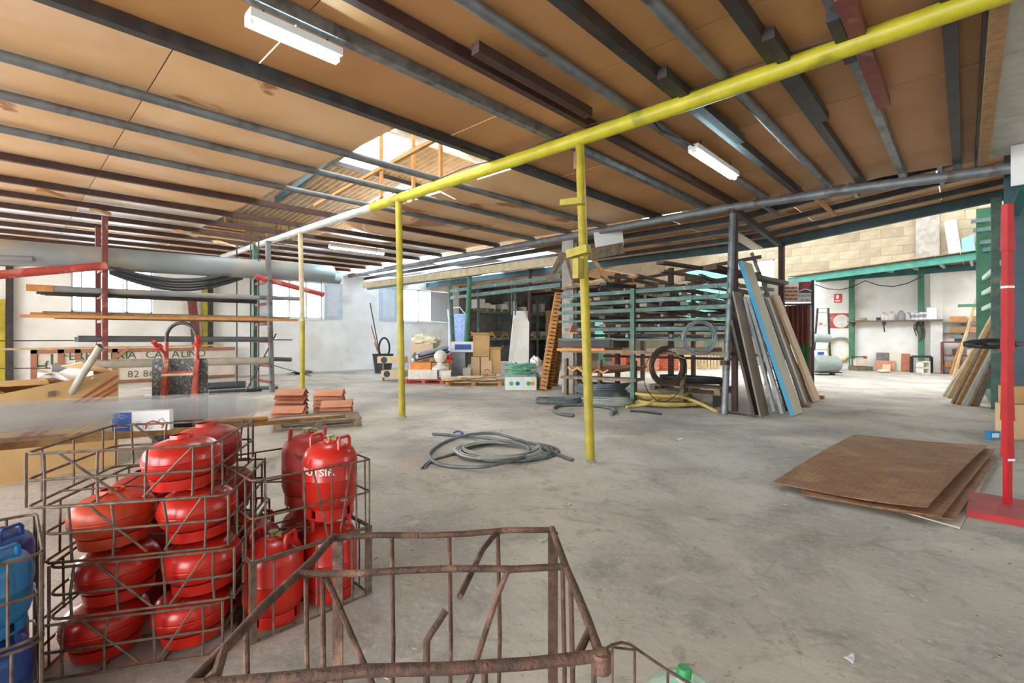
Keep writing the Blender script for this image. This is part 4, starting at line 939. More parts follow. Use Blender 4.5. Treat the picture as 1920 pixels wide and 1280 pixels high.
arms_at(y1_, 'maroon'); arms_at(yr, 'maroon')
for k, (px, dx) in enumerate(((444, -1.3), (470, -.9), (485, -.3))): q = PX(px, 600, RX+dx); part(rk, 'hanger_rod', MB().cyl((RX+dx, q.y, .1), (RX+dx, q.y, 4.2), .018, n=6), 'wire_dark', True)
part(rk, 'brace', MB().cyl(PX(460, 735, RX), PX(518, 625, RX), .018, n=6), 'wire_dark', True)
def rod(name, a, b, X, r, mt, label, cat='pipe', hollow=False, rect=None, group='stock on the pipe rack', dz=0):
    p, q = PX(*a, X), PX(*b, X); p.z += dz; q.z += dz
    m = MB().bar(p, q, rect[0], rect[1]) if rect else (MB().pipe(p, q, r, r*.1, 20) if hollow else MB().cyl(p, q, r, n=14))
    return one(name, m, mt, label, cat, group, sm=not rect)
rod('duct_pipe', (-90, 466), (622, 514), -14.25, .26, 'pvc_big', 'very thick grey duct pipe lying on top of the rack', hollow=True)
rod('duct_pipe', (300, 488), (636, 521), -14.75, .2, 'pvc_big', 'thinner duct pipe poking out behind the thick one', hollow=True)
rod('plastic_tube', (-60, 490), (118, 492), -14.4, .09, 'pvc_dark', 'bundle pipe in grey lying under the thick duct at the left edge')
rod('plastic_tube', (-60, 482), (60, 486), -14.0, .06, 'pvc', 'pale narrow pipe under the thick duct at the left edge')
rod('red_pipe', (-60, 520), (200, 498), -13.5, .085, 'red_paint', 'red pipe running in from the left edge under the duct')
rod('red_pipe', (478, 518), (606, 552), -13.8, .075, 'red_paint', 'red pipe sloping down past the right end of the rack')
for k in range(5):
    pts = [PX(px, 500+3*k+(24+2*k)*math.sin((px-205)/250*math.pi*.9), -14.1-.12*k) for px in range(205, 456, 25)]
    one('sagging_tube', MB().tube(pts, .03, 8), 'black_pipe' if k % 2 else 'pvc_dark', 'thin dark tube sagging under the duct, %s from the top' % ORD[k], 'tube', 'stock on the pipe rack')
rod('timber_beam', (48, 539), (99, 541), -13.9, 0, 'wood_orange', 'orange timber end poking out left of the grey pipe', 'timber', rect=(.16, .13))
rod('long_pipe', (98, 541), (485, 558), -13.9, .065, 'pvc', 'long grey pipe on the second shelf from the top')
rod('long_pipe', (430, 556), (563, 560), -14.2, .06, 'pvc', 'short grey pipe end past the right upright')
for k in range(3): rod('long_pipe', (68+8*k, 548+1.5*k), (480, 563+2*k), -14.3-.15*k, .035, 'black_pipe', 'dark narrow pipe under the grey one, %s from the front' % ORD[k])
for k, (a, b, mt) in enumerate((((36, 592), (556, 600), 'wood_orange'), ((56, 588), (540, 597), 'wood'), ((80, 586), (500, 595), 'wood_old'), ((102, 595), (505, 603), 'wood_old'))):
    rod('long_plank', a, b, -13.75-.22*k, 0, mt, '%s plank on the middle shelf of the rack, %s from the front' % (['orange', 'brown', 'grey', 'lower grey'][k], ORD[k]), 'plank', rect=(.18, .06))
rod('long_pipe', (146, 635), (502, 636), -13.85, .07, 'pvc_dark', 'dark grey drain pipe on the shelf behind the hand truck')
rod('long_pipe', (139, 636), (150, 636), -13.95, .055, 'pvc', 'pale pipe end inside the dark drain pipe')
rod('steel_bar', (-60, 639), (140, 638), -14.1, .012, 'steel_dark', 'thin steel bar running out to the left edge', 'bar')
rod('steel_bar', (500, 637), (548, 637), -14.1, .014, 'wire_dark', 'thin bar ends past the right upright', 'bar')
rod('long_pipe', (140, 683), (502, 676), -13.8, .1, 'pvc_sand', 'thick beige pipe on the lowest full shelf')
rod('long_pipe', (96, 690), (150, 688), -13.7, .085, 'pvc', 'grey pipe end left of the thick beige pipe')
rod('long_pipe', (495, 672), (546, 674), -14.2, .06, 'pvc_dark', 'dark pipe end past the lowest shelf')
rod('steel_bar', (-60, 691), (100, 690), -13.9, .01, 'rust', 'rusty thin bar beside the grey pipe end', 'bar')
rod('lath', (-60, 656), (418, 647), -13.4, 0, 'wood_pale', 'long pale lath lying across above the sign', 'lath', rect=(.05, .04))
rod('green_rod', (500, 681), (583, 705), -13.72, .012, 'green_post', 'thin green rod leaning out of the rack', 'rod')
for k, (a, b, r, mt) in enumerate((((390, 722), (460, 718), .1, 'pvc_dark'), ((392, 732), (490, 725), .05, 'black_pipe'), ((484, 722), (520, 722), .05, 'green_steel'), ((275, 739), (300, 741), .06, 'pvc'))):
    p, q = F(a[0], a[1]+8), F(b[0], b[1]+8); p.z = q.z = r; one('floor_pipe', MB().pipe(p, q, r, r*.12), mt, ['thick dark pipe on the floor behind the hand truck', 'long black pipe on the floor under the rack', 'short green pipe on the floor by the rack foot', 'grey pipe end on the floor left of the hand truck'][k], 'pipe')
# --- old shop sign leaning against the left wall
SX = XL+.35
sa, sb = PX(57, 655, SX), PX(440, 650, SX)
ysa, ysb = sa.y, sb.y; zt_, zb_ = 1.13, .02
sg = thing('shop_sign', 'old cream shop sign with dark lettering leaning behind the rack', 'sign', (SX, (ysa+ysb)/2, 0))
part(sg, 'panel', MB().span(SX-.03, SX, ysa, ysb, zb_, zt_), 'sign_cream', True, False)
for a, b, c, d in ((ysa, ysb, zt_-.12, zt_), (ysa, ysb, zb_, zb_+.08)): part(sg, 'frame_rail', MB().span(SX, SX+.05, a, b, c, d), 'sign_frame', True, False)
for px in (57, 108, 140, 210): y = PX(px, 680, SX).y; part(sg, 'frame_stile', MB().span(SX, SX+.05, y, y+.14, zb_, zt_), 'sign_frame', True, False)
yy = lambda px: PX(px, 680, SX).y
ys_ = V((0, 1, 0))
text(sg, 'lettering', 'L1', (SX+.012, yy(78), .78), ys_, UP, .55, 'letter_green'); text(sg, 'lettering', 'fu', (SX+.014, yy(95), .66), ys_, UP, .34, 'letter_green')
text(sg, 'lettering', 'FERRETERIA  CATALINO', (SX+.012, yy(262), .9), ys_, UP, .36, 'letter_green')
text(sg, 'lettering', 'TALLERES  LUIS HERRERO', (SX+.012, yy(262), .62), ys_, UP, .2, 'letter_grey')
text(sg, 'lettering', '82 86 12', (SX+.012, yy(275), .26), ys_, UP, .32, 'letter_grey')
ph = part(sg, 'telephone_mark', MB().prism([(-.25, 0), (.25, 0), (.2, .18), (.1, .28), (-.1, .28), (-.2, .18)], (SX+.004, yy(176), .1), (0, 1, 0), (0, 0, 1), .01), 'letter_green', True, False)
part(ph, 'receiver', MB().prism([(-.3, .3), (-.28, .4), (.28, .4), (.3, .3), (.2, .28), (.18, .34), (-.18, .34), (-.2, .28)], (SX+.004, yy(176), .12), (0, 1, 0), (0, 0, 1), .01), 'letter_green', True, False)
one('slanted_batten', MB().bar(PX(212, 675, SX+.1), PX(243, 650, SX+.1), .06, .08), 'wood', 'short brown batten slanting across the old sign', 'batten')
q = PX(375, 600, XL+.3); one('maroon_board', MB().bar((XL+.3, q.y, 0), (XL+.28, q.y-.25, 2.9), .28, .04, up=(1, 0, 0)), 'maroon', 'narrow maroon board leaning beside the yellow wall post', 'board', sm=False)
# rubble by the wall post
random.seed(9)
q0_ = V((XL+.75, F(620, 700).y*.93, 0))
for k in range(7):
    c = q0_+V((random.uniform(-.4, .4), random.uniform(-.8, .8), 0)); s_ = random.uniform(.12, .3)
    m = MB(); bm = bmesh.new(); bmesh.ops.create_icosphere(bm, subdivisions=1, radius=s_)
    for v in bm.verts: v.co *= random.uniform(.6, 1.1); v.co.z = max(0, v.co.z*.7)
    bm.verts.ensure_lookup_table(); m.add([c+v.co for v in bm.verts], [tuple(v.index for v in f.verts) for f in bm.faces]); bm.free()
    one('rubble_lump', m, ['concrete_dark', 'black', 'concrete'][k % 3], '%s lump of rubble at the foot of the white wall, %s from the left' % (['grey', 'black', 'pale'][k % 3], ORD[k]), 'rubble', 'rubble heap by the wall post', sm=False)
# ================================================================== CENTRE BACK: HEAP OF GOODS
def sc(p): return dep(p)/FPX                      # metres per photo pixel at p
def boxat(name, px0, px1, yt, yb, dp, mt, label, cat='box', flaps=False, rz=0, z=0, group=None, par=None, d=None):
    b = F((px0+px1)/2, yb, z) if d is None else D((px0+px1)/2, yb, d); s_ = sc(b); w_ = (px1-px0)*s_; h_ = (yb-yt)*s_*.98; c = b+FW*(dp/2)
    m = MB().box((0, 0, h_/2), (w_, dp, h_)) if not flaps else None
    t = thing(name, label, cat, c, A+rz, group)
    if flaps:
        for (cx_, cy_, sx_, sy_) in ((0, -dp/2, w_, .012), (0, dp/2, w_, .012), (-w_/2, 0, .012, dp), (w_/2, 0, .012, dp)): part(t, 'box_side', MB().box((cx_, cy_, h_/2), (sx_, sy_, h_)), mt, sm=False)
        part(t, 'box_bottom', MB().box((0, 0, .006), (w_, dp, .012)), mt, sm=False)
        part(t, 'flap', MB().slab([V((-w_/2, -dp/2, h_)), V((w_/2, -dp/2, h_)), V((w_/2, -dp/2-.12, h_+.1)), V((-w_/2, -dp/2-.12, h_+.1))], .01), mt, sm=False)
        part(t, 'flap', MB().slab([V((w_/2, -dp/2, h_)), V((w_/2, dp/2, h_)), V((w_/2+.1, dp/2, h_+.16)), V((w_/2+.1, -dp/2, h_+.16))], .01), mt, sm=False)
        part(t, 'flap', MB().slab([V((-w_/2, -dp/2, h_)), V((-w_/2, dp/2, h_)), V((-w_/2-.1, dp/2, h_+.14)), V((-w_/2-.1, -dp/2, h_+.14))], .01), mt, sm=False)
    else:
        part(t, 'box_body', m, mt, sm=False)
    return t, c, w_, h_
def lump(name, px0, px1, yt, yb, mt, label, cat, dp=.5, z=0, sq=.6, seed=1, rough=.18, d=None):
    rnd = random.Random(seed); b = F((px0+px1)/2, yb, z) if d is None else D((px0+px1)/2, yb, d); s_ = sc(b); w_ = (px1-px0)*s_/2; h_ = (yb-yt)*s_
    bm = bmesh.new(); bmesh.ops.create_icosphere(bm, subdivisions=3, radius=1); f1, f2 = rnd.uniform(0, 6), rnd.uniform(0, 6)
    m = MB(); vs = []
    for v in bm.verts:
        k = 1+rough*math.sin(5*v.co.x+f1)*math.sin(6*v.co.y+f2)+rough*.6*math.sin(11*v.co.z+7*v.co.x); c = v.co*k
        vs.append(b+RT*(c.x*w_)+FW*(c.y*dp/2+dp/2)+UP*max(0, (c.z*.5+.5)*h_))
    m.add(vs, [tuple(v.index for v in f.verts) for f in bm.faces]); bm.free()
    return one(name, m, mt, label, cat)
# bucket with rods and mop by the white wall
bq = F(718, 699); t = thing('bucket', 'dark rubber bucket with tools standing by the white wall', 'bucket', bq); s_ = sc(bq)
part(t, 'bucket_wall', MB().lathe([(.0, .01), (.32, .01), (.43, .78), (.46, .8), (.43, .8), (.41, .76), (.3, .03), (0, .03)], n=20), 'bucket'); part(t, 'handle', MB().tube([V((-.42, 0, .74)), V((-.3, -.2, .62)), V((.3, -.2, .62)), V((.42, 0, .74))], .014, 6), 'steel_galv')
for k, (top, mt, lb) in enumerate((((694, 568), 'steel_dark', 'tall thin dark rod standing in the bucket'), ((696, 610), 'red_paint', 'red-handled tool standing in the bucket'), ((702, 642), 'wood', 'short wooden handle standing in the bucket'))):
    q = D(*top, dep(bq)); one('tool_handle', MB().cyl(bq+V((.08*k-.08, .05, .06)), q, .022, n=8), mt, lb, 'handle')
m = MB().tube([bq+V((.1, 0, .6))+RT*(.22*math.cos(a))*1.0+UP*(.45+.42*math.sin(a)) for a in [i*math.pi/10 for i in range(21)]], .04, 8); one('inner_tube', m, 'black', 'black ring standing in the rubber bucket', 'ring')
# storage troughs at left of the red pallet
for k, (y0, y1, x0, x1) in enumerate(((668, 680, 711, 762), (694, 706, 718, 762))):
    d_ = 16.6; z_ = 1.5-(y1-632)/900*d_; a, b = D(x0, (y0+y1)/2, d_), D(x1, (y0+y1)/2, d_)
    t = thing('trough_box', ['upper', 'lower'][k]+' beige crate with a round handhole left of the heap', 'crate', (a+b)/2-V((0, 0, .12)), A)
    part(t, 'crate_body', MB().bar(a, b, .5, .22), 'board_beige', True, False); q = a.lerp(b, .25)-FW*.252; part(t, 'handhole', MB().lathe([(0, 0), (.11, 0), (.11, .006), (0, .006)], q, 14, Matrix.Rotation(A, 3, 'Z') @ Matrix.Rotation(math.pi/2, 3, 'X')), 'black', True)
    if k == 0:
        for e in (a.lerp(b, .15), a.lerp(b, .85)): part(t, 'leg', MB().bar(e-UP*.1, V((e.x, e.y, 0)), .06, .06, up=FW), 'wood_old', True, False)
rp = (F(762, 715)+F(835, 726))/2+FW*.5; pallet('pallet', 'red painted pallet under the white stone beams', rp, A-.12, 1.35, .9, 'pallet_red')
wp_ = (F(836, 722)+F(945, 728))/2+FW*.5; pallet('pallet', 'brown pallet covered with flat stone slabs', wp_, A-.05, 1.75, .9, 'wood')
random.seed(21)
for k in range(9):
    c = wp_+RT*random.uniform(-.75, .6)+FW*random.uniform(-.25, .25)+UP*(.15+.03*(k//2)); s1, s2 = random.uniform(.25, .45), random.uniform(.18, .3)
    poly = [(s1*math.cos(a)*random.uniform(.75, 1), s2*math.sin(a)*random.uniform(.75, 1)) for a in [i*math.pi/4 for i in range(8)]]
    one('stone_slab', MB().prism(poly, c, RT, FW, .028), 'board_beige' if k % 3 else 'wood_pale', 'irregular flat slab on the brown pallet, %s laid' % ORD[k], 'slab', 'slabs on the brown pallet', sm=False)
def wbar(px0, px1, yc, th, d_, mt, nm, lb, cat, hole=False):
    a, b = D(px0, yc, d_), D(px1, yc, d_); t = thing(nm, lb, cat, (a+b)/2-UP*th/2, A)
    part(t, 'shaft', MB().bar(a, b, th, th), mt, True, False)
    if hole: part(t, 'end_hole', MB().cyl(b-RT*.01, b+RT*.004, th*.3, n=14), 'black', True)
    return t
wd_ = dep(rp)
wbar(767, 821, 701, .3, wd_-.1, 'stone_white', 'stone_beam', 'white square stone post lying on the red pallet', 'stone post', True)
wbar(828, 846, 702, .3, wd_-.15, 'stone_white', 'stone_block', 'white turned stone block with a hole on the red pallet', 'stone block', True)
fb_ = D(826, 696, wd_-.1); fb_.z = .45
t = thing('stone_finial', 'white stone ball finial on a flared foot', 'finial', fb_)
part(t, 'foot', MB().lathe([(.28, 0), (.28, .06), (.2, .1), (.12, .16), (.1, .24)], n=20), 'stone_white'); part(t, 'ball', MB().lathe([(.1, .22), (.16, .26), (.2, .34), (.215, .42), (.2, .5), (.14, .58), (.05, .62), (0, .63)], n=22), 'stone_white')
boxat('drawer_box', 769, 808, 679, 693, .7, 'orange_box', 'orange wooden drawer on top of the stone beam', d=wd_-.2)
boxat('drawer_box', 809, 842, 680, 694, .6, 'wood', 'brown open carton right of the orange drawer', d=wd_-.15)
# stone chapel ornament draped with foam
t, c, w_, h_ = boxat('stone_niche', 772, 812, 640, 680, .8, 'board_beige', 'beige stone niche with pointed arches under crumpled foam', 'ornament', d=wd_+.7)
one('stone_plinth', MB().box(V((c.x, c.y, (c.z)/2)), (.9, .9, c.z-.004), Matrix.Rotation(A, 3, 'Z')), 'stone_white', 'pale stone plinth under the arched niche', 'plinth', sm=False)
for k, px in enumerate((779, 798)): part(t, 'arch', MB().prism([(-.09, 0), (.09, 0), (.09, .18), (0, .3), (-.09, .18)], V(((px-792)*.0195, -.405, .08)), (1, 0, 0), (0, 0, 1), .02), 'concrete_dark', sm=False)
lump('foam_sheet', 766, 822, 625, 652, 'fabric_cream', 'crumpled cream foam sheeting heaped on the stone niche', 'foam', 1.0, d=wd_+.6, seed=3, rough=.2)
for k in range(5): a, b = D(772+4*k, 676-3*k, wd_+.3-.1*k), D(832+2*k, 664-3.5*k, wd_+.6-.1*k); one('rolled_fabric', MB().cyl(a, b, .07, n=10), ['paper', 'hose_grey', 'fabric_cream', 'box_blue', 'plastic_grey'][k], '%s rolled fabric lying over the drawers' % ['white', 'dark grey', 'cream', 'blue', 'mid grey'][k], 'roll', 'fabric rolls on the drawers')
lump('blue_bag', 820, 842, 655, 664, 'box_blue', 'small bright blue plastic bag on the heap', 'bag', .4, d=wd_+.5, seed=5)
for k, (x0, x1, yt, yb, mt, lb) in enumerate(((843, 872, 660, 712, 'plastic_grey', 'grey carton behind the green slanted post'), (846, 890, 640, 660, 'tin_white', 'white carton with a blue label high on the heap'), (866, 880, 690, 714, 'jar', 'grey bucket-shaped carton at the foot of the slanted post'),
     (884, 900, 668, 712, 'cardboard_light', 'narrow upright pale carton right of the slanted post'), (887, 917, 628, 668, 'cardboard', 'open brown carton with raised flaps, highest on the heap'), (901, 917, 668, 712, 'cardboard_light', 'tall standing carton with printed side'),
     (918, 938, 655, 692, 'cardboard', 'brown carton beside the white marble slab'), (903, 920, 675, 712, 'cardboard_light', 'small carton with a round mark at the floor'), (919, 937, 692, 711, 'cardboard', 'brown carton on the floor beside the marked one'), (932, 952, 678, 706, 'tin_white', 'stack of white leaflets next to the marble slab'), (846, 884, 693, 704, 'concrete', 'grey cut kerbstone behind the finial'))):
    dd_ = [16.9, 16.9, None, 16.9, 16.9, 16.9, 17.0, None, 17.0, None, None][k]
    t, c, w_, h_ = boxat('carton' if k != 10 else 'kerbstone', x0, x1, yt, yb if not z_ else yb, .5, mt, lb, 'box' if k != 10 else 'stone', flaps=(k in (4, 6)), d=dd_, rz=random.uniform(-.05, .05) if dd_ else random.uniform(-.15, .15), group='cartons of the heap')
    if k == 1: part(t, 'label_patch', MB().box((0, -.255, h_*.5), (w_*.7, .01, h_*.5)), 'box_blue', sm=False)
    if k == 7: part(t, 'round_mark', MB().tube([V((.1*math.cos(a), -.256, h_*.4+.1*math.sin(a))) for a in [i*math.pi/8 for i in range(9)]], .012, 5), 'letter_grey')
for k, (px, py, c_) in enumerate(((836, 672, 'sign_red'), (842, 676, 'print_red'), (838, 681, 'orange_box'))): lump('plastic_flower', px-6, px+7, py-8, py, c_, ['red', 'dark red', 'orange'][k]+' plastic flower bunch among the heap', 'flower', .25, d=wd_-.1, seed=30+k, rough=.35)
# litter of small cans and pots on the floor in front of the cartons
for k in range(6):
    q = F(905+6*k, 711+(k % 2)*2); one('small_pot', MB().lathe([(0, 0), (.07, 0), (.09, .2), (.07, .22), (0, .22)], q, 12), ['jar', 'brick_red', 'tin_white', 'jar_grey', 'wood', 'jar'][k], '%s pot on the floor before the cartons, %s from the left' % (['pale', 'red', 'white', 'grey', 'brown', 'cream'][k], ORD[k]), 'pot', 'pots before the cartons')
# blue mattress on a trolley
mq = F(862, 690); d_ = dep(mq)
t = thing('mattress_trolley', 'white tube trolley holding the blue mattress upright', 'trolley', mq)
part(t, 'tube_frame', MB().tube([D(842, 660, d_), D(842, 585, d_), D(848, 577, d_), D(862, 576, d_), D(872, 588, d_+.1), D(872, 690, d_+.1)], .035, 8), 'tin_white', True)
part(t, 'tube_frame', MB().tube([D(840, 580, d_-.3), D(842, 610, d_-.3), D(846, 700, d_-.3)], .03, 8), 'tin_white', True); part(t, 'base', MB().bar(D(842, 690, d_), D(872, 690, d_), .4, .05), 'steel_galv', True, False)
mm = MB().grid(lambda u, v: D(843+30*u, 668-80*v, d_-.2)+FW*(.05*math.sin(u*6)), 8, 8, FW*.22); one('mattress', mm, 'fabric_blue', 'upright mattress in pale blue floral fabric', 'mattress')
# marble slab
ma, mb_ = F(951, 700), F(990, 698)
mt_a, mt_b = D(963, 583, dep(ma)+.5), D(991, 583, dep(mb_)+.5)
one('marble_slab', MB().slab([ma, mb_, mt_b, mt_a], .05), 'marble', 'tall white stained marble slab leaning against the post', 'slab', sm=False)
# leaning pile of euro pallets on edge
for k in range(3):
    b0 = F(1017+11*k, 731-4*k)+FW*(.05+.0*k); tp_ = D(1047+4*k, 548+28*k, dep(b0)+.35); ax = (tp_-b0); hgt = ax.length; ax.normalize(); wv = FW
    t = thing('pallet', 'wooden pallet standing on edge, %s in the leaning pile by the concrete column' % ['front', 'middle', 'rear'][k], 'pallet', b0, group='pallets leaning by the concrete column')
    sdv = ax.cross(FW).normalized()
    n_s = 26
    for i in range(n_s): part(t, 'slat', MB().bar(b0+ax*(hgt*(i+.5)/n_s)-sdv*.09, b0+ax*(hgt*(i+.5)/n_s)+sdv*.09, .5, hgt/n_s*.72, up=ax), 'wood_orange' if k < 2 else 'wood', True, False)
    for s__ in (-1, 1): part(t, 'stringer', MB().bar(b0+sdv*(.06*s__)+FW*.02, b0+sdv*(.06*s__)+FW*.02+ax*hgt, .04, .44, up=FW), 'wood', True, False)
# white-green crate full of green rope, and a netting bundle
cq = F(978, 731); t, c, w_, h_ = boxat('fruit_crate', 947, 1006, 706, 731, .6, 'crate_white', 'low white printed fruit crate overflowing with green rope', 'crate')
for k, (u, cl_) in enumerate(((-.1, 'box_blue'), (.25, 'cap_green'), (-.3, 'rope_green'), (.38, 'orange_box'))): part(t, 'printed_mark', MB().lathe([(0, 0), (.06, 0), (.06, .004), (0, .004)], V((u*w_, -.302, h_*.5)), 12, Matrix.Rotation(math.pi/2, 3, 'X')), cl_)
rnd = random.Random(4); pts = []
for i in range(160): a = i*.42; rr_ = .24+.12*math.sin(i*.31); pts.append(c+RT*(rr_*1.3*math.cos(a))+FW*(rr_*.8*math.sin(a))+UP*(h_+.05+.002*i+.03*math.sin(i*1.3)))
one('rope_tangle', MB().tube(pts, .018, 6), 'rope_green', 'tangled coil of green rope in the fruit crate', 'rope')
lump('net_bundle', 985, 1016, 697, 729, 'net_green', 'bundle of grey-green netting between crate and pallets', 'netting', .5, seed=8)
lump('plastic_sack', 995, 1015, 668, 690, 'bag_white', 'white plastic sack behind the netting bundle', 'bag', .5, seed=9, z=.6)
# --- pallet shelves along the rear left wall
SHX = XL+.55
sh = thing('pallet_shelf', 'teal steel pallet shelving along the rear left wall', 'shelf', (SHX, 21, 0))
ya_, yb__ = 17.9, 25.5
zs = (PX(925, 583, SHX+.5).z, PX(940, 633, SHX+.5).z)
zs = (max(zs), min(zs))
for y in (ya_, 20.4, 22.9, yb__):
    for x in (SHX-.4, SHX+.5): part(sh, 'upright', MB().bar((x, y, 0), (x, y, 4.1), .1, .1, up=(1, 0, 0)), 'green_rail', True, False)
for z in zs:
    for x in (SHX-.4, SHX+.5): part(sh, 'beam', MB().bar((x, ya_, z-.07), (x, yb__, z-.07), .08, .14), 'green_rail', True, False)
    part(sh, 'deck', MB().span(SHX-.4, SHX+.5, ya_, yb__, z-.02, z), 'wood_old', True, False)
for j, z in enumerate(zs):
    for k in range(4):
        pallet('pallet', 'pallet on the %s shelf along the rear wall, %s from the left' % (['upper', 'lower'][j], ORD[k]), V((SHX+.05, 18.6+1.75*k, z)), math.pi/2, 1.3, .9, 'wood_pale', nb=4)
        if j == 0:
            for q_ in range(3 if k < 2 else 1): one('paper_pack', MB().span(SHX-.3, SHX+.4, 18.1+1.75*k+.42*q_, 18.5+1.75*k+.42*q_, z+.145, z+.145+[.5, .3, .22][(q_+k) % 3]), 'tin_white' if k < 3 else 'jar', 'white paper pack on the upper shelf, pallet %s, pack %s' % (ORD[k], ORD[q_]), 'pack', 'paper packs on the shelf', sm=False)
        else: one('flat_stack', MB().span(SHX-.35, SHX+.42, 18.1+1.75*k, 19.2+1.75*k, z+.145, z+.3+.1*(k % 2)), ['cardboard', 'wood_old', 'terracotta', 'jar'][k], '%s flat stack on the lower shelf' % ['brown cardboard', 'grey wooden', 'reddish tile', 'pale'][k], 'stack', sm=False)
q = PX(1032, 585, XL+.9)
for k in range(4): one('printed_carton', MB().box((XL+1.5, 24.3+.02*k, .8*k+.4), (.7, 1.5, .78)), 'cardboard', 'large printed carton, %s up in the stack right of the shelves' % ORD[k], 'box', 'carton stack by the shelves', sm=False)
# --- green trestle frame with timber beam
ta, tb = PY(682, 535, 10.55), PY(1060, 487, 10.55)
one('timber_beam', MB().bar(ta, tb, .12, .24), 'pale_timber', 'long pale timber beam running level from the concrete column', 'timber', sm=False)
gr_ = thing('pipe_trestle', 'green steel pipe trestle carrying the long timber beam', 'trestle', F(871, 709))
fy = 10.75
part(gr_, 'rail', MB().cyl(PY(690, 541, fy), PY(902, 513, fy), .06), 'green_steel', True)
g1, g1t = F(871, 709), PY(882, 516, 10.75); part(gr_, 'post', MB().cyl(g1, D(881, 518, dep(g1)*.96), .085), 'green_post', True)
part(gr_, 'post', MB().cyl(F(853, 700), D(843, 524, 18.4), .08), 'green_steel', True)
part(gr_, 'post', MB().cyl(F(991, 694), D(994, 503, 20), .07), 'steel_brown', True)
part(gr_, 'rail', MB().bar(D(845, 545, 18.4), D(1052, 518, 13.5), .06, .12), 'green_rail', True, False); part(gr_, 'rail', MB().bar(D(845, 558, 18.4), D(1052, 534, 13.5), .06, .12), 'green_rail', True, False)
for px in (960, 966): part(gr_, 'hanger', MB().cyl(D(px, 533, 16.5), D(px, 590, 17), .03, n=8), 'green_rail', True)
for k, (a, b) in enumerate((((1026, 527), (1053, 473)), ((1032, 527), (1058, 474)), ((1040, 512), (1063, 476)), ((1063, 485), (1078, 540)), ((1110, 482), (1145, 535)))):
    one('knee_brace', MB().bar(D(*a, 12.2), D(*b, 12.2), .08, .06 if k < 4 else .16, up=FW), 'wood_old' if k < 4 else 'wood', ['outermost slanted stick left of the concrete column', 'second slanted stick left of the concrete column', 'third slanted stick left of the concrete column', 'dark stick slanting across the concrete column', 'broad wooden knee brace right of the concrete column'][k], 'brace', sm=False)
one('cross_timber', MB().bar(D(1100, 478, 11.9), D(1168, 465, 12.1), .1, .28), 'wood_old', 'thick grey timber nailed across behind the yellow post', 'timber', sm=False)
one('white_board', MB().bar(D(1115, 450, 11.95), D(1168, 446, 12.1), .03, .38), 'sign_white', 'blank white board standing on the grey cross timber', 'board', sm=False)
# ================================================================== BAR RACK BEHIND THE GREY BEAM
def cr(pts, n=6, closed=False):
    pts = [V(p) for p in pts]; m = len(pts); out = []
    for i in range(m if closed else m-1):
        p1, p2 = pts[i], pts[(i+1) % m]
        p0 = pts[i-1] if closed or i else p1*2-p2; p3 = pts[(i+2) % m] if closed or i+2 < m else p2*2-p1
        for k in range(n):
            t = k/n; out.append(.5*((2*p1)+(p2-p0)*t+(2*p0-5*p1+4*p2-p3)*t*t+(3*p1-p0-3*p2+p3)*t**3))
    if not closed: out.append(pts[-1])
    return out
BY = 9.82
br_ = thing('bar_rack', 'wide rack of green rails storing steel bars and boards in layers', 'rack', PY(1188, 757, BY)*1.0-V((0, 0, PY(1188, 757, BY).z)))
rails = [((1052, 556), (1366, 534)), ((1050, 573), (1368, 554)), ((1048, 587), (1367, 574)), ((1048, 603), (1366, 597)), ((1060, 618), (1366, 615)), ((1048, 636), (1366, 637))]
lev = []
for k, (a, b) in enumerate(rails):
    p, q = PY(*a, BY), PY(*b, BY); lev.append((p.z+q.z)/2)
    part(br_, 'rail', MB().bar(p, q, .06, .085 if k not in (3, 5) else .05), 'green_rail', True, False)
up_ = F(1189, 756); part(br_, 'upright', MB().bar(V((up_.x, BY-.06, 0)), V((up_.x+.0, BY-.06, PY(1188, 541, BY).z)), .1, .07, up=(0, 1, 0)), 'green_steel', True, False)
xl_, xr_ = PY(1052, 600, BY).x, PY(1366, 600, BY).x
for yy_, n_up in ((12.6, (1158, 1258)), (15.6, (1205, 1300))):
    for px in n_up: q = PY(px, 600, yy_); part(br_, 'rear_upright', MB().bar((q.x, yy_, 0), (q.x, yy_, 3.4), .12, .12, up=(0, 1, 0)), 'steel_brown', True, False)
    for z in lev[:5]+[.95]: part(br_, 'rear_rail', MB().bar((xl_-.5, yy_, z+random.uniform(-.06, .06)), (xr_-.6, yy_, z), .06, .07), 'steel_brown', True, False)
for z in (2.7, 3.1): part(br_, 'rear_rail', MB().bar((xl_-.3, 12.6, z), (xr_-.2, 12.6, z+.35), .06, .08), 'steel_brown', True, False)
qb = V((xr_, BY+.35, 0)); part(br_, 'upright', MB().bar(qb, V((qb.x, qb.y, 4.0)), .1, .1, up=(0, 1, 0)), 'steel_brown', True, False)
part(br_, 'shelf_board', MB().bar(PY(1056, 657, BY-.02), PY(1366, 663, BY-.02), .3, .075), 'wood_old', True, False)
part(br_, 'shelf_board', MB().bar(PY(1060, 706, BY), PY(1200, 712, BY), .4, .06), 'wood_old', True, False)
for px in (1062, 1125, 1190, 1280, 1360): q = PY(px, 660, BY+.25); part(br_, 'shelf_post', MB().bar(V((q.x, q.y, 0)), V((q.x, q.y, .95)), .08, .1, up=(0, 1, 0)), 'wood_old', True, False)
random.seed(77); cnt = 0
kinds = [('steel_brown', 'rusty brown'), ('steel_dark', 'dark'), ('steel_galv', 'galvanised'), ('board_brown', 'dull brown'), ('wood_old', 'grey wooden'), ('green_steel', 'greenish')]
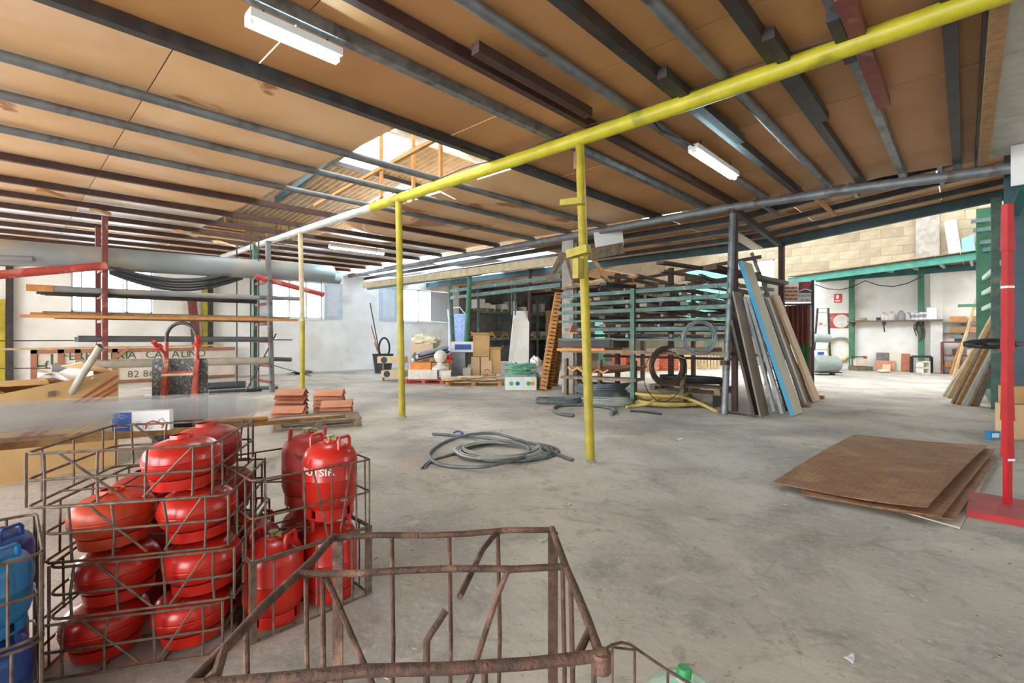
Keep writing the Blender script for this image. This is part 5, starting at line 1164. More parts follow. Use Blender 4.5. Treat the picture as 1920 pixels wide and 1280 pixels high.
for li, z in enumerate(lev):
    n_b = 8 if li < 5 else 5
    for k in range(n_b):
        x = xl_+.25+(xr_-xl_-.4)*(k+random.uniform(.2, .8))/n_b; mt, nm = random.choice(kinds); L_ = random.uniform(3.2, 5.6); y0 = BY-random.uniform(-.1, .35); sz = random.uniform(.035, .075); wd = random.choice([sz, sz, sz*2.5])
        one('stock_bar', MB().bar((x, y0, z+.05+sz/2), (x+random.uniform(-.25, .25), y0+L_, z+.05+sz/2+random.uniform(-.1, .05)), wd, sz), mt, '%s stock bar on rack level %s from the top, %s from the left' % (nm, ORD[li], ORD[k]), 'bar', 'bars on the green rack', sm=False); cnt += 1
for k, (x0, x1, yt, yb, mt, lb) in enumerate(((1062, 1165, 637, 652, 'board_dark', 'dark flat panel stack on the wooden shelf of the bar rack'), (1120, 1160, 636, 650, 'black', 'black carton on the wooden shelf of the bar rack'), (1062, 1150, 652, 657, 'orange_box', 'orange edged tray under the dark panels'), (1230, 1340, 652, 659, 'board_brown', 'brown boards on the right of the wooden shelf'))):
    p, q = PY(x0, (yt+yb)/2, BY+.2), PY(x1, (yt+yb)/2, BY+.2); one('panel_stack', MB().bar(p, q, .7+.05*k, (yb-yt)*.0115), mt, lb, 'panel', sm=False)
one('metal_ramp', MB().prism([(0, 0), (.08, .2), (.12, .2), (.06, .03), (.3, .03), (.34, .0)], PY(1078, 625, BY+.1), (1, 0, 0), (0, 0, 1), .3), 'terracotta', 'small bent clay-red channel lying on the rack', 'channel', sm=False)
random.seed(31)
for k in range(13):
    x = xl_-.3+(xr_-xl_)*k/12; z = 2.72+.07*(k % 5)+.1*random.random(); dx = random.uniform(-1.2, .4); mt, nm = kinds[[0, 1, 3, 0, 4, 1][k % 6]]; sz = random.choice([.05, .06, .09])
    one('stock_bar', MB().bar((x, BY+random.uniform(-.3, .8), z), (x+dx, BY+random.uniform(4, 5.6), z+random.uniform(-.05, .2)), sz*random.choice([1, 1, 3]), sz), mt, '%s bar lying loose on top of the rack, %s from the left' % (nm, ORD[k]), 'bar', 'loose bars on top of the rack', sm=False)
for k in range(5):
    p, q = PY(1058+6*k, 541-3*k, BY+.25+.12*k), PY(1140-3*k, 530-3*k, BY+.25+.12*k); one('top_plank', MB().bar(p, q, .16, .05), ['wood_old', 'wood', 'wood_pale', 'wood_old', 'wood'][k], '%s short plank stacked on the rack by the concrete column, %s from below' % (['grey', 'brown', 'pale', 'weathered grey', 'upper brown'][k], ORD[k]), 'plank', 'planks on the rack top', sm=False)
# corrugated sheets with wavy orange edge low in the rack
def wave(u): return .035*math.cos(u*2*math.pi*4)
pw0, pw1 = PY(1064, 692, BY-.08), PY(1140, 697, BY-.08)
for k in range(2): one('wavy_sheet', MB().grid(lambda u, v: pw0.lerp(pw1, u)+V((0, 1.9*v, wave(u)+.03*k)), 40, 2, (0, 0, -.022)), ['wood_orange', 'board_stain'][k], ['orange wavy roofing sheet low in the rack', 'upper wavy roofing sheet low in the rack'][k], 'roof sheet')
pallet('pallet', 'dark pallet with cable coils at the right foot of the bar rack', V((PY(1295, 720, 10.6).x, 10.6, .28)), 0, 1.6, .8, 'wood_old')
one('pallet_bearer', MB().span(PY(1295, 720, 10.6).x-.6, PY(1295, 720, 10.6).x+.6, 10.3, 10.9, 0, .278), 'concrete_dark', 'concrete bearer under the dark pallet in the rack', 'bearer', sm=False)
pm = []
for i in range(90): a = i*.35; r_ = .5+.08*math.sin(i*.7); pm.append(V((PY(1295, 720, 10.6).x+r_*1.3*math.cos(a), 10.6+r_*.6*math.sin(a), .47+.0018*i)))
one('cable_coil', MB().tube(pm, .018, 6), 'black', 'flat coil of black cable on the dark pallet', 'cable')
# goods in the yard behind the rack
for k, (x0, x1, yt, yb, mt, lb) in enumerate(((1146, 1175, 655, 694, 'brick_red', 'stack of red bricks behind the rack, left one'), (1178, 1225, 662, 696, 'terracotta', 'stack of pale clay bricks behind the rack'), (1228, 1262, 655, 695, 'brick_red', 'stack of red bricks behind the rack, middle one'))):
    b = F((x0+x1)/2, yb); s_ = sc(b); w_ = (x1-x0)*s_; h_ = (yb-yt)*s_
    t = thing('brick_stack', lb, 'bricks', b, 0); nx_, nz_ = 5, 8
    me = shared('brick', mt, MB().box((0, 0, 0), (w_/nx_*.94, .6, h_/nz_*.92)))
    for i in range(nx_):
        for j in range(nz_): child(t, 'brick', me, (w_*((i+.5)/nx_-.5)+(.02 if j % 2 else 0), .3, h_*(j+.5)/nz_))
for k, (x0, x1) in enumerate(((1268, 1300), (1302, 1350))):
    b0, b1_ = F(x0, 692), F(x1, 692); t = thing('slatted_crate', ['pale slatted wooden crate behind the rack, left one', 'pale slatted wooden crate behind the rack beside the column'][k], 'crate', (b0+b1_)/2)
    n_s = 8; ud_ = (b1_-b0).normalized(); hh = (692-652)*sc(b0)
    for i in range(n_s): p = b0.lerp(b1_, (i+.5)/n_s); part(t, 'slat', MB().bar(p, p+UP*hh, .1, .03, up=FW), 'wood_pale', True, False)
    for v in (.1, .5, .9): part(t, 'rail', MB().bar(b0+UP*hh*v+FW*.05, b1_+UP*hh*v+FW*.05, .04, .1), 'wood_pale', True, False)
lump('blue_barrel', 1284, 1293, 657, 690, 'box_blue', 'narrow blue drum behind the hanging wire coils', 'drum', .35, seed=12, rough=.02)
for k, (x0, x1, y0, y1, Yp) in enumerate(((1288, 1368, 500, 602, 24.5), (1117, 1134, 596, 640, 18.0))):
    one('mint_panel', MB().slab([PY(x0, y1, Yp), PY(x1, y1, Yp), PY(x1, y0, Yp), PY(x0, y0, Yp)], .06), 'mint', ['large mint green panel in the yard behind the rack', 'narrow mint upright behind the left of the rack', 'thin mint strip behind the left of the rack'][k], 'panel', sm=False)
q = PY(1328, 602, 24.5); one('panel_post', MB().bar(V((q.x, 24.6, 0)), V((q.x, 24.6, q.z+.3)), .2, .2, up=(0, 1, 0)), 'green_post', 'green post carrying the large mint panel', 'post')
q = PY(1126, 640, 18.0); one('panel_post', MB().bar(V((q.x, 18.1, 0)), V((q.x, 18.1, q.z+.3)), .2, .2, up=(0, 1, 0)), 'green_post', 'green post under the narrow mint upright', 'post')
for k, (a, b) in enumerate((((1110, 545), (1145, 700)), ((1205, 650), (1180, 690)), ((1060, 720), (1075, 660)))): pass
# wire coils hanging on the rack
def hangcoil(cx_, cy_, rx, ry, n, r, mt, lb, d_, spread=.05, extra=None):
    c = D(cx_, cy_, d_); s_ = d_/FPX; rnd = random.Random(int(cx_)); pts = []
    for i in range(n*20):
        a = math.pi/2+i/20*2*math.pi; k = 1+spread*math.sin(i*.173)+rnd.uniform(-.008, .008); pts.append(c+RT*(rx*s_*k*math.cos(a))+UP*(ry*s_*k*math.sin(a)+.0)+FW*(.05*math.sin(i*.11)-.06))
    t = thing('wire_coil', lb, 'wire coil', c-UP*ry*s_); part(t, 'coil', MB().tube(pts, r, 5), mt, True)
    if extra: part(t, 'loose_loop', MB().tube(cr([D(x, y, d_-.12) for x, y in extra], 5), r, 5), mt, True)
    part(t, 'tie', MB().bar(c+UP*ry*s_*.9, c+UP*(ry*s_*1.12), .05, .04, up=FW), 'black', True)
    return t
wdp = dep(up_)-.15
hangcoil(1250, 686, 30, 33, 18, .0105, 'wire_dark', 'thick coil of dark rusty wire hung on the bar rack', 10.15, .14, [(1225, 660), (1208, 690), (1212, 728), (1236, 752), (1262, 745), (1284, 715), (1287, 680), (1278, 660)])
hangcoil(1309, 632, 29, 29, 14, .009, 'wire_galv', 'coil of shiny galvanised wire hung on the bar rack', 9.6, .09, [(1286, 620), (1268, 640), (1270, 665), (1285, 672)])
hangcoil(1321, 545, 27, 26, 1, .006, 'wire_dark', 'single loop of thin wire hung high on the bar rack', 9.55, .02, [(1330, 560), (1290, 585), (1270, 600)])
# ================================================================== HOSES ON THE FLOOR
def hose(name, pts, r, mt, label, z=None, n=6, cat='hose', seg=8):
    P = [F(p[0], p[1], p[2] if len(p) > 2 else r) for p in pts]; return one(name, MB().tube(cr(P, n), r, seg), mt, label, cat)
def ringcoil(c, rx, ry, n, r, mt, label, z0=0, dz=.012, rot=0, seed=1, wob=.08, steps=26, cat='hose', name='hose_coil'):
    rnd = random.Random(seed); pts = []; ph = rnd.uniform(0, 6)
    for i in range(n*steps+1):
        a = rot+i/steps*2*math.pi; k = 1+wob*math.sin(i*.21+ph)+.3*wob*math.sin(i*.77)
        pts.append(V(c)+RT*(rx*k*math.cos(a))+FW*(ry*k*math.sin(a))+UP*(z0+r+dz*i/steps+.3*r*math.sin(i*.5)))
    return one(name, MB().tube(pts, r, 8), mt, label, cat)
hose('hose', [(811, 813), (850, 816), (895, 819, .05), (945, 826, .08), (980, 833, .08), (992, 843, .06), (985, 854, .06), (955, 864, .08), (910, 874, .06), (860, 875), (825, 870), (806, 858), (811, 843), (840, 826), (880, 815, .06), (925, 812, .08), (965, 822, .1), (1005, 836, .06), (1040, 850), (1074, 862)], .022, 'hose_grey', 'thick loose grey hose looped over the coils in the middle of the floor')
cq_ = F(938, 849)
ringcoil(cq_+RT*.1, .6, .52, 5, .014, 'hose_grey', 'wide coil of grey tubing lying under the thick hose', seed=4, wob=.11, dz=.006)
ringcoil(cq_-RT*.03, .5, .44, 5, .012, 'hose_pale', 'inner coil of pale tubing in the middle of the floor', seed=6, z0=.03, wob=.15, dz=.006)
for k in range(2): hose('hose_end', [(790+6*k, 878-k), (800+5*k, 868), (815, 861), (850+6*k, 850), (880, 842)], .013, 'hose_grey', ['left', 'right'][k]+' thin hose end sticking out of the floor coil', cat='hose')
one('blue_tie', MB().tube(cr([F(850, 812, .03), F(858, 808, .06), (F(868, 812, .04)), F(862, 815, .02)], 5), .012, 6), 'box_blue', 'crumpled blue plastic tie behind the hose coil', 'tie')
hq = F(1135, 752)
ringcoil(hq+FW*.35, .58, .4, 8, .032, 'hose_grey', 'tall bundle of thick grey hose at the foot of the rack', seed=9, dz=.045, wob=.1)
ringcoil(F(1138, 762)+FW*.1, .5, .22, 5, .022, 'hose_pale', 'flat bundle of pale ribbed hose before the grey bundle', seed=10, dz=.03)
ringcoil(F(1045, 756), .5, .3, 3, .028, 'hose_grey', 'loose coil of grey pipe left of the yellow post foot', seed=12, dz=.03)
hose('hose', [(1075, 779), (1050, 775), (1038, 767), (1052, 760), (1100, 759), (1140, 764), (1155, 770), (1145, 776)], .035, 'hose_grey', 'S-shaped piece of thick grey hose behind the yellow post')
yq = F(1266, 762)
ringcoil(yq+FW*.2, .66, .42, 3, .038, 'hose_yellow', 'lower coil of cream-yellow hose in front of the bar rack', seed=15, dz=.02, wob=.2)
ringcoil(yq+FW*.25-RT*.1, .52, .34, 4, .036, 'hose_yellow', 'upper coil of cream-yellow hose in front of the bar rack', seed=18, z0=.1, dz=.03, wob=.24)
hose('hose_end', [(1175, 763), (1190, 761), (1215, 756, .1), (1240, 745, .2), (1270, 742, .25), (1310, 755, .12), (1345, 772)], .034, 'hose_yellow', 'loose yellow hose end crossing over the heap')
hose('hose_end', [(1182, 770), (1210, 772), (1240, 776)], .022, 'black_pipe', 'short black pipe lying before the yellow hose heap', cat='pipe')
hose('rebar', [(1345, 770), (1390, 776), (1425, 780)], .02, 'rust', 'rusty rod on the floor by the pipe column foot', cat='rod')
# ================================================================== LEANING BOARDS RIGHT OF THE PIPE COLUMN
def lean(name, b, t_, w_, th, mt, label, cat='board', edge=None):
    p = F(*b); q = PY(t_[0], t_[1], p.y); ax = (q-p); nn = ax.cross(V((0, 1, 0))).normalized()
    if nn.x < 0: nn = -nn
    t = thing(name, label, cat, p)
    part(t, 'face', MB().slab([p, p+V((0, w_, 0)), q+V((0, w_, 0)), q], th, nn), mt, True, False)
    if edge: part(t, 'edge_strip', MB().slab([p-V((0, .012, 0)), p+V((0, 0, 0)), q, q-V((0, .012, 0))], th*1.05, nn), edge, True, False)
    return t
lean('board', (1411, 781), (1368, 600), .5, .05, 'board_dark', 'dark thin board behind the grey-brown panel')
lean('board', (1424, 783), (1372, 546), .5, .03, 'board_brown', 'grey-brown panel leaning at the left of the group')
for k, (b, t_) in enumerate((((1448, 772), (1392, 558)), ((1463, 776), (1400, 560)))): lean('metal_profile', b, t_, .1, .06, 'alu', ['left', 'right'][k]+' aluminium profile leaning between the panels', 'profile')
t = thing('ladder', 'dark slotted steel ladder leaning behind the cream board', 'ladder', F(1468, 770))
la, lb_ = F(1466, 772), F(1476, 771); la_t, lb_t = PY(1402, 566, la.y), PY(1414, 566, lb_.y)
for p, q in ((la, la_t), (lb_, lb_t)): part(t, 'stile', MB().bar(p, q, .04, .04), 'steel_dark', True, False)
for i in range(9): part(t, 'rung', MB().cyl(la.lerp(la_t, (i+.5)/9), lb_.lerp(lb_t, (i+.5)/9), .015, n=6), 'steel_galv', True)
lean('board', (1482, 780), (1384, 491), .62, .075, 'board_cream', 'tall cream board with a bright blue edge', edge='board_blue')
for k in range(4): lean('slat', (1504+3*k, 764-3*k), (1432+3*k, 560-2*k), .25, .018, ['steel_dark', 'alu', 'wood_old', 'wood'][k], '%s strip leaning right of the cream board' % ['dark', 'shiny', 'grey wooden', 'brown wooden'][k], 'strip')
p, q = F(1519, 752), PY(1409, 474, F(1519, 752).y); one('steel_tube', MB().pipe(p, q, .04, .005), 'pipe_grey', 'long grey tube leaning above the other boards', 'tube')
lean('board', (1524, 754), (1446, 553), .5, .06, 'board_beige', 'beige board at the right of the leaning group')
one('brick_piece', MB().box(F(1534, 747)+V((0, 0, .04)), (.25, .12, .08)), 'terracotta_dark', 'broken brick on the floor by the beige board', 'brick', sm=False)
one('brick_piece', MB().box(F(1505, 762)+V((0, 0, .04)), (.28, .14, .08)), 'wood', 'wood offcut on the floor by the strips', 'offcut', sm=False)
# ================================================================== SAMPLE DISPLAY WITH "tecno mac" SIGN
q = F(1524, 727); DY = q.y
def S_(x, y, o=0): return PY(x, y, DY+o)
t = thing('sample_display', 'display stand with roofing samples and a printed sign on top', 'display', q)
part(t, 'leg', MB().bar(S_(1524, 727), S_(1524, 525), .07, .06, up=(0, 1, 0)), 'steel_dark', True, False)
ql = S_(1436, 640); part(t, 'leg', MB().bar(V((ql.x, DY, 0)), V((ql.x, DY, S_(1436, 525).z)), .07, .06, up=(0, 1, 0)), 'steel_dark', True, False)
sgn = part(t, 'sign_panel', MB().slab([S_(1428, 566, .05), S_(1524, 566, .05), S_(1524, 526, .05), S_(1428, 532, .05)], .04), 'sign_white', True, False)
part(sgn, 'logo_field', MB().slab([S_(1498, 549, -.0), S_(1522, 549), S_(1522, 528), S_(1498, 529)], .02), 'sign_dark', True, False)
for i in range(4):
    part(sgn, 'logo_stripe', MB().slab([S_(1500+4.2*i, 541, -.02), S_(1503+4.2*i, 541, -.02), S_(1510+3.6*i, 530, -.02), S_(1507.5+3.6*i, 530, -.02)], .01), 'print_red', True, False)
text(sgn, 'lettering', 'tecno', S_(1510, 553.5, -.02), (1, 0, 0), UP, .165, 'sign_dark'); text(sgn, 'lettering', 'mac', S_(1511, 561.5, -.02), (1, 0, 0), UP, .165, 'sign_dark')
part(sgn, 'logo_arch', MB().tube([S_(1499+2.3*i, 546-4*math.sin(i*math.pi/10), -.02) for i in range(11)], .015, 5), 'sign_white', True)
for i in range(5):
    for j in range(4):
        part(sgn, 'tile_print', MB().tube([S_(1472+5*i+2.2*math.cos(a), 541+7*j-2.6*math.sin(a), -.01) for a in [k_*math.pi/4 for k_ in range(5)]], .03, 5), 'terracotta_dark' if (i+j) % 2 else 'wood_orange', True)
def ribbed(x0, x1, y0, y1, mt, lb, n=5):
    a, b = S_(x0, y1, .08), S_(x1, y1, .08); h_ = S_(x0, y0, .08).z-a.z
    fn = lambda u, v: a.lerp(b, u)+UP*h_*v+V((0, .035*math.cos(2*math.pi*u*n), 0)); part(t, 'sample_sheet', MB().grid(fn, n*8, 1, (0, .006, 0)), mt, True, label=lb)
ribbed(1473, 1520, 573, 646, 'sheet_brown', 'brown ribbed sheet'); ribbed(1495, 1520, 646, 718, 'sheet_green', 'green ribbed sheet', 3); ribbed(1440, 1474, 575, 640, 'terracotta', 'pale ribbed sheet', 3)
part(t, 'rail', MB().bar(S_(1436, 571, .05), S_(1524, 570, .05), .05, .05), 'steel_dark', True, False); part(t, 'sample_sheet', MB().slab([S_(1516, 722, .1), S_(1522, 722, .1), S_(1522, 650, .1), S_(1516, 650, .1)], .03), 'sheet_brown', True, False)
# ================================================================== RIGHT: FAR WALL THINGS
WY = YF-.06
def Wp(x, y, o=0): return PY(x, y, WY-o)
def wbox(name, x0, x1, y0, y1, dp, mt, label, cat, o=0, floor=False):
    a, b = Wp(x0, y1, o), Wp(x1, y0, o); z0 = 0 if floor else a.z
    return one(name, MB().span(a.x, b.x, WY-o-dp, WY-o, z0, b.z), mt, label, cat, sm=False)
t = thing('fire_sign', 'small red fire hose sign on the white wall', 'sign', Wp(1571, 567))
part(t, 'plate', MB().slab([Wp(1564, 567), Wp(1578, 567), Wp(1578, 551), Wp(1564, 551)], .03), 'sign_red', True, False)
part(t, 'pictogram', MB().slab([Wp(1568, 560, .05), Wp(1573, 560, .05), Wp(1573, 553, .05), Wp(1568, 553, .05)], .01), 'white_print', True, False)
part(t, 'pictogram', MB().slab([Wp(1566, 565, .05), Wp(1576, 565, .05), Wp(1576, 562.5, .05), Wp(1566, 562.5, .05)], .01), 'white_print', True, False)
t = thing('wall_poster', 'red poster with a round grey picture on the white wall', 'poster', Wp(1572, 616))
part(t, 'sheet', MB().slab([Wp(1555, 615), Wp(1591, 615), Wp(1591, 587), Wp(1555, 587)], .03), 'red_paint', True, False)
part(t, 'round_picture', MB().lathe([(0, 0), (.32, 0), (.32, .02), (0, .02)], Wp(1577, 602, .03), 24, Matrix.Rotation(math.pi/2, 3, 'X')), 'jar', True)
part(t, 'margin', MB().slab([Wp(1555, 587), Wp(1591, 587), Wp(1591, 582), Wp(1555, 582)], .03), 'white_print', True, False)
t = thing('first_aid_sheet', 'white sheet with red print behind the roll trolley', 'poster', Wp(1541, 612)); part(t, 'sheet', MB().slab([Wp(1533, 612), Wp(1549, 612), Wp(1549, 590), Wp(1533, 590)], .02), 'box_white', True, False); part(t, 'printed_block', MB().slab([Wp(1536, 609, .04), Wp(1542, 609, .04), Wp(1542, 605, .04), Wp(1536, 605, .04)], .01), 'sign_red', True, False)
t = thing('garden_hose', 'yellow garden hose hung in an oval on the white wall', 'hose', Wp(1575, 680)); c = Wp(1575, 655, .1); s_ = dep(c)/FPX; pts = []
for i in range(8*24): a = math.pi/2+i/24*2*math.pi; k = 1+.07*math.sin(i*.19); pts.append(c+V((14.5*s_*k*math.cos(a)*1.25, -.02-.03*math.sin(i*.11), 21*s_*k*math.sin(a))))
part(t, 'coil', MB().tube(pts, .028, 6), 'hose_yellow', True); part(t, 'hook', MB().tube([c+V((.35*math.cos(a)*1.0, -.06, .42+.12*math.sin(a))) for a in [math.pi*(.15+.07*i) for i in range(11)]], .06, 8), 'plastic_grey', True)
# roll trolley
tq = F(1548, 703); d_ = dep(tq)
t = thing('roll_trolley', 'dark wheeled rack holding two rolls of wire netting', 'trolley', tq)
for (a, b) in (((1533, 578), (1524, 690)), ((1553, 577), (1557, 690))):
    part(t, 'upright', MB().cyl(D(*a, d_+.5), D(*b, d_+.5), .04, n=8), 'steel_dark', True); q = D(*b, d_+.5); part(t, 'foot', MB().cyl(q, V((q.x, q.y, 0)), .04, n=8), 'steel_dark', True)
for y in (578, 586, 609, 655): part(t, 'cross_bar', MB().cyl(D(1531, y, d_+.5), D(1555, y, d_+.5), .02, n=6), 'alu', True)
part(t, 'deck', MB().bar(D(1527, 697, d_+.3), D(1566, 697, d_+.3), .8, .05), 'steel_dark', True, False)
for px in (1561,): part(t, 'wheel', MB().cyl(D(px-3, 702, d_), D(px+2, 702, d_), .1, n=14), 'black', True)
for k, (y, r, x1) in enumerate(((634, .17, 1556), (682, .33, 1571))):
    a, b = D(1525, y, d_+.05), D(x1, y, d_+.05); one('netting_roll', MB().tube(cr([a, a.lerp(b, .3)+UP*.01, a.lerp(b, .7)-UP*.01, b], 4), [r*(.86 if i in (0, 12) else 1) for i in range(13)], 18), 'roll_grey', ['slim upper roll of grey netting on the trolley', 'fat lower roll of grey netting on the trolley'][k], 'roll')
t, c, w_, h_ = boxat('white_tub', 1527, 1550, 657, 667, .25, 'box_white', 'white tub with a blue label on the lower roll', 'tub', d=d_); part(t, 'label_patch', MB().box((0, -.156, h_*.5), (w_*.5, .008, h_*.5)), 'box_blue', sm=False)
boxat('white_canister', 1564, 1576, 678, 701, .3, 'tin_white', 'white canister on the floor beside the trolley', 'canister')
# wall shelf with jars
t = thing('wall_shelf', 'long brown wall shelf between the green posts', 'shelf', Wp(1680, 602)); SZ = Wp(1680, 600, .3).z
sxa, sxb = Wp(1590, 600, .3).x, Wp(1768, 600, .3).x
part(t, 'board', MB().span(sxa, sxb, WY-.55, WY-.02, SZ-.06, SZ), 'wood_old', True, False)
for px in (1600, 1657, 1727): x = Wp(px, 600, .3).x; part(t, 'bracket', MB().span(x-.04, x+.04, WY-.5, WY, SZ-.2, SZ-.06), 'steel_dark', True, False); part(t, 'bracket', MB().bar((x, WY-.02, SZ-.5), (x, WY-.45, SZ-.1), .04, .04), 'steel_dark', True, False)
def jar(px, hpx, wpx, mt, label, cap='jar_grey'):
    x = Wp(px, 600, .3).x; s_ = (dep(V((x, WY-.3, 1.5))))/FPX; h_ = hpx*s_; r_ = wpx*s_/2
    t = thing('jar', label, 'jar', (x, WY-.3, SZ)); part(t, 'jar_body', MB().lathe([(0, 0), (r_*.95, 0), (r_, h_*.08), (r_, h_*.62), (r_*.75, h_*.78), (r_*.4, h_*.85), (r_*.4, h_*.9), (0, h_*.9)], n=18), mt); part(t, 'lid', MB().lathe([(r_*.46, h_*.88), (r_*.46, h_), (0, h_)], n=14), cap)
def tin(px, hpx, wpx, mt, label):
    x = Wp(px, 600, .3).x; s_ = (dep(V((x, WY-.3, 1.5))))/FPX; h_ = hpx*s_; r_ = wpx*s_/2
    t = thing('paint_tin', label, 'tin', (x, WY-.3, SZ)); part(t, 'tin_body', MB().lathe([(0, 0), (r_, 0), (r_, h_*.9), (0, h_*.9)], n=18), mt); part(t, 'lid', MB().lathe([(r_*1.04, h_*.9), (r_*1.04, h_), (r_*.9, h_), (r_*.9, h_*.96), (0, h_*.96)], n=18), 'tin_white'); part(t, 'label_band', MB().lathe([(r_*1.01, h_*.3), (r_*1.02, h_*.3), (r_*1.02, h_*.75), (r_*1.01, h_*.75)], n=18), 'jar_grey')
jar(1657, 15, 9, 'jar', 'beige stoneware jar, leftmost on the wall shelf'); jar(1662, 12, 7, 'bag_white', 'small white jar between the two beige jars'); jar(1672, 16, 11, 'jar', 'pale round jar second of the big ones on the shelf'); jar(1690, 18, 11, 'jar_grey', 'grey-violet jar, tallest on the wall shelf'); jar(1702, 14, 8, 'jar', 'narrow tan jar right of the grey-violet one')
for k, px in enumerate((1712, 1720, 1728, 1736)): tin(px, [13, 12, 14, 14][k], 7.5, 'tin_white', 'white paint tin on the wall shelf, %s from the left' % ORD[k])
wbox('bag', 1738, 1757, 576, 600, .25, 'bag_white', 'white plastic bag at the right end of the wall shelf', 'bag', .2)
for k, (x0, x1, yt, mt) in enumerate(((1606, 1620, 596, 'wood_pale'), (1620, 1626, 596, 'wood'), (1644, 1651, 595, 'black'), (1705, 1709, 596, 'jar'))): wbox('shelf_item', x0, x1, yt, 600.6, .2, mt, '%s small block on the wall shelf' % ['long pale', 'brown', 'black', 'tiny cream'][k], 'block', .2)
t = thing('twig_bundle', 'bundle of dark twisted straps hanging under the wall shelf', 'straps', Wp(1724, 640, .25)); rnd = random.Random(5)
for k in range(14):
    a = Wp(1726+rnd.uniform(-5, 5), 603, .3); b = Wp(1724+rnd.uniform(-10, 10), rnd.uniform(615, 642), .3+rnd.uniform(-.1, .15)); mth = a.lerp(b, .5)+V((rnd.uniform(-.12, .12), rnd.uniform(-.05, .05), 0)); part(t, 'strap', MB().tube(cr([a, mth, b], 4), .022, 5), 'twig', True)
part(t, 'hook', MB().cyl(Wp(1726, 602, .3), V((Wp(1726, 602, .3).x, WY, SZ-.05)), .02, n=6), 'steel_dark', True)
t = thing('wall_socket', 'square white socket box on the white wall', 'socket', Wp(1750, 630)); part(t, 'plate', MB().slab([Wp(1745, 636), Wp(1755, 636), Wp(1755, 625), Wp(1745, 625)], .04), 'jar', True, False)
for dx in (-2.4, 2.4):
    for dy in (-2.6, 2.6): part(t, 'outlet', MB().lathe([(0, 0), (.035, 0), (.035, .02), (0, .02)], Wp(1750+dx, 630.5+dy, .04), 10, Matrix.Rotation(math.pi/2, 3, 'X')), 'wood_old', True)
part(t, 'conduit', MB().cyl(Wp(1750, 625, .02), Wp(1750, 500, .02), .025, n=6), 'jar', True)
# things at the foot of the wall
t, c, w_, h_ = boxat('platform_scale', 1608, 1637, 687, 695, .6, 'wood_old', 'old platform scale with a beam, on the floor by the wall', 'scale')
part(t, 'weigh_box', MB().box((0, .1, h_+.18), (w_*.75, .35, .3)), 'sign_cream', sm=False); part(t, 'pillar', MB().cyl((-w_*.45, .1, h_), (-w_*.45, .1, h_+.5), .025), 'steel_dark'); part(t, 'scale_beam', MB().cyl((-w_*.5, .1, h_+.42), (w_*.5, .1, h_+.42), .02), 'steel_dark'); part(t, 'counterweight', MB().cyl((w_*.42, .1, h_+.34), (w_*.42, .1, h_+.46), .07), 'red_paint')
for k, (x0, x1, y0, y1, mt, o_, lb) in enumerate(((1643, 1667, 661, 694, 'concrete_dark', .06, 'grey panel leaning on the wall, left of the boards'), (1668, 1691, 662, 695, 'board_cream', .1, 'cream panel leaning on the wall beside the grey one'), (1690, 1707, 663, 696, 'terracotta_dark', .14, 'reddish square panel leaning on the wall'), (1643, 1678, 677, 696, 'terracotta', .3, 'low terracotta panel in front of the grey one'), (1655, 1670, 685, 697, 'board_beige', .45, 'small beige arch piece in front of the panels'))):
    a, b = F(x0, y1), F(x1, y1); h_ = (y1-y0)*sc(a); yy_ = WY-.12-o_; xa, xb = PY(x0, y1, yy_).x, PY(x1, y1, yy_).x
    one('wall_panel_sheet', MB().slab([(xa, yy_-.15, 0), (xb, yy_-.15, 0), (xb, yy_+.05, h_), (xa, yy_+.05, h_)], .03), mt, lb, 'panel', sm=False)
lump('cream_cushion', 1653, 1676, 693, 699, 'fabric_cream', 'flat cream sack on the floor before the panels', 'sack', .4, seed=14, rough=.05)
fa_ = F(1708, 698)
t = thing('tube_stand', 'black square tube frame standing by the green post', 'stand', F(1727, 699)); fz = (698-668)*sc(fa_)
p0, p1_ = F(1709, 698), F(1746, 699); 
for p in (p0, p1_): part(t, 'leg', MB().bar(p, p+UP*fz, .09, .09, up=FW), 'steel_dark', True, False)
part(t, 'top_bar', MB().bar(p0+UP*fz, p1_+UP*fz, .09, .09), 'steel_dark', True, False)
bq_ = F(1737, 702); t = thing('hollow_block', 'pale hollow concrete block standing on end before the frame', 'concrete block', bq_, A)
bw, bh_ = 15*sc(bq_), 25*sc(bq_)
for u in (-1, 1): part(t, 'block_wall', MB().box((u*bw*.42, .15, bh_/2), (bw*.16, .3, bh_)), 'stone_white', sm=False)
for v in (.05, .5, .95): part(t, 'web', MB().box((0, .15, bh_*v), (bw, .3, bh_*.1)), 'stone_white', sm=False)
# wooden shelf unit right of the pilaster with vise, and small wall shelves
uq = F(1790, 702); t = thing('shelf_unit', 'dark red wooden shelf unit with junk right of the pilaster', 'shelf', uq); ua, ub = WY-1.0, WY-.4
xa, xb = PY(1766, 690, ua).x, PY(1838, 690, ua).x
for x in (xa, (xa+xb)/2, xb): part(t, 'side', MB().span(x-.04, x+.04, ua, ub, 0, 1.3), 'maroon', True, False)
for z in (.25, .75, 1.3): part(t, 'shelf_board', MB().span(xa, xb, ua, ub, z-.03, z+.03), 'maroon', True, False)
q = V((xa+.5, ua+.25, 1.33)); t = thing('bench_vise', 'small dark bench vise on the red shelf unit', 'vise', q); part(t, 'vise_base', MB().box((0, 0, .06), (.24, .2, .12)), 'steel_dark'); part(t, 'jaw', MB().box((0, 0, .2), (.3, .12, .14)), 'steel_galv'); part(t, 'spindle', MB().cyl((-.3, 0, .18), (.3, 0, .18), .025), 'steel_galv')
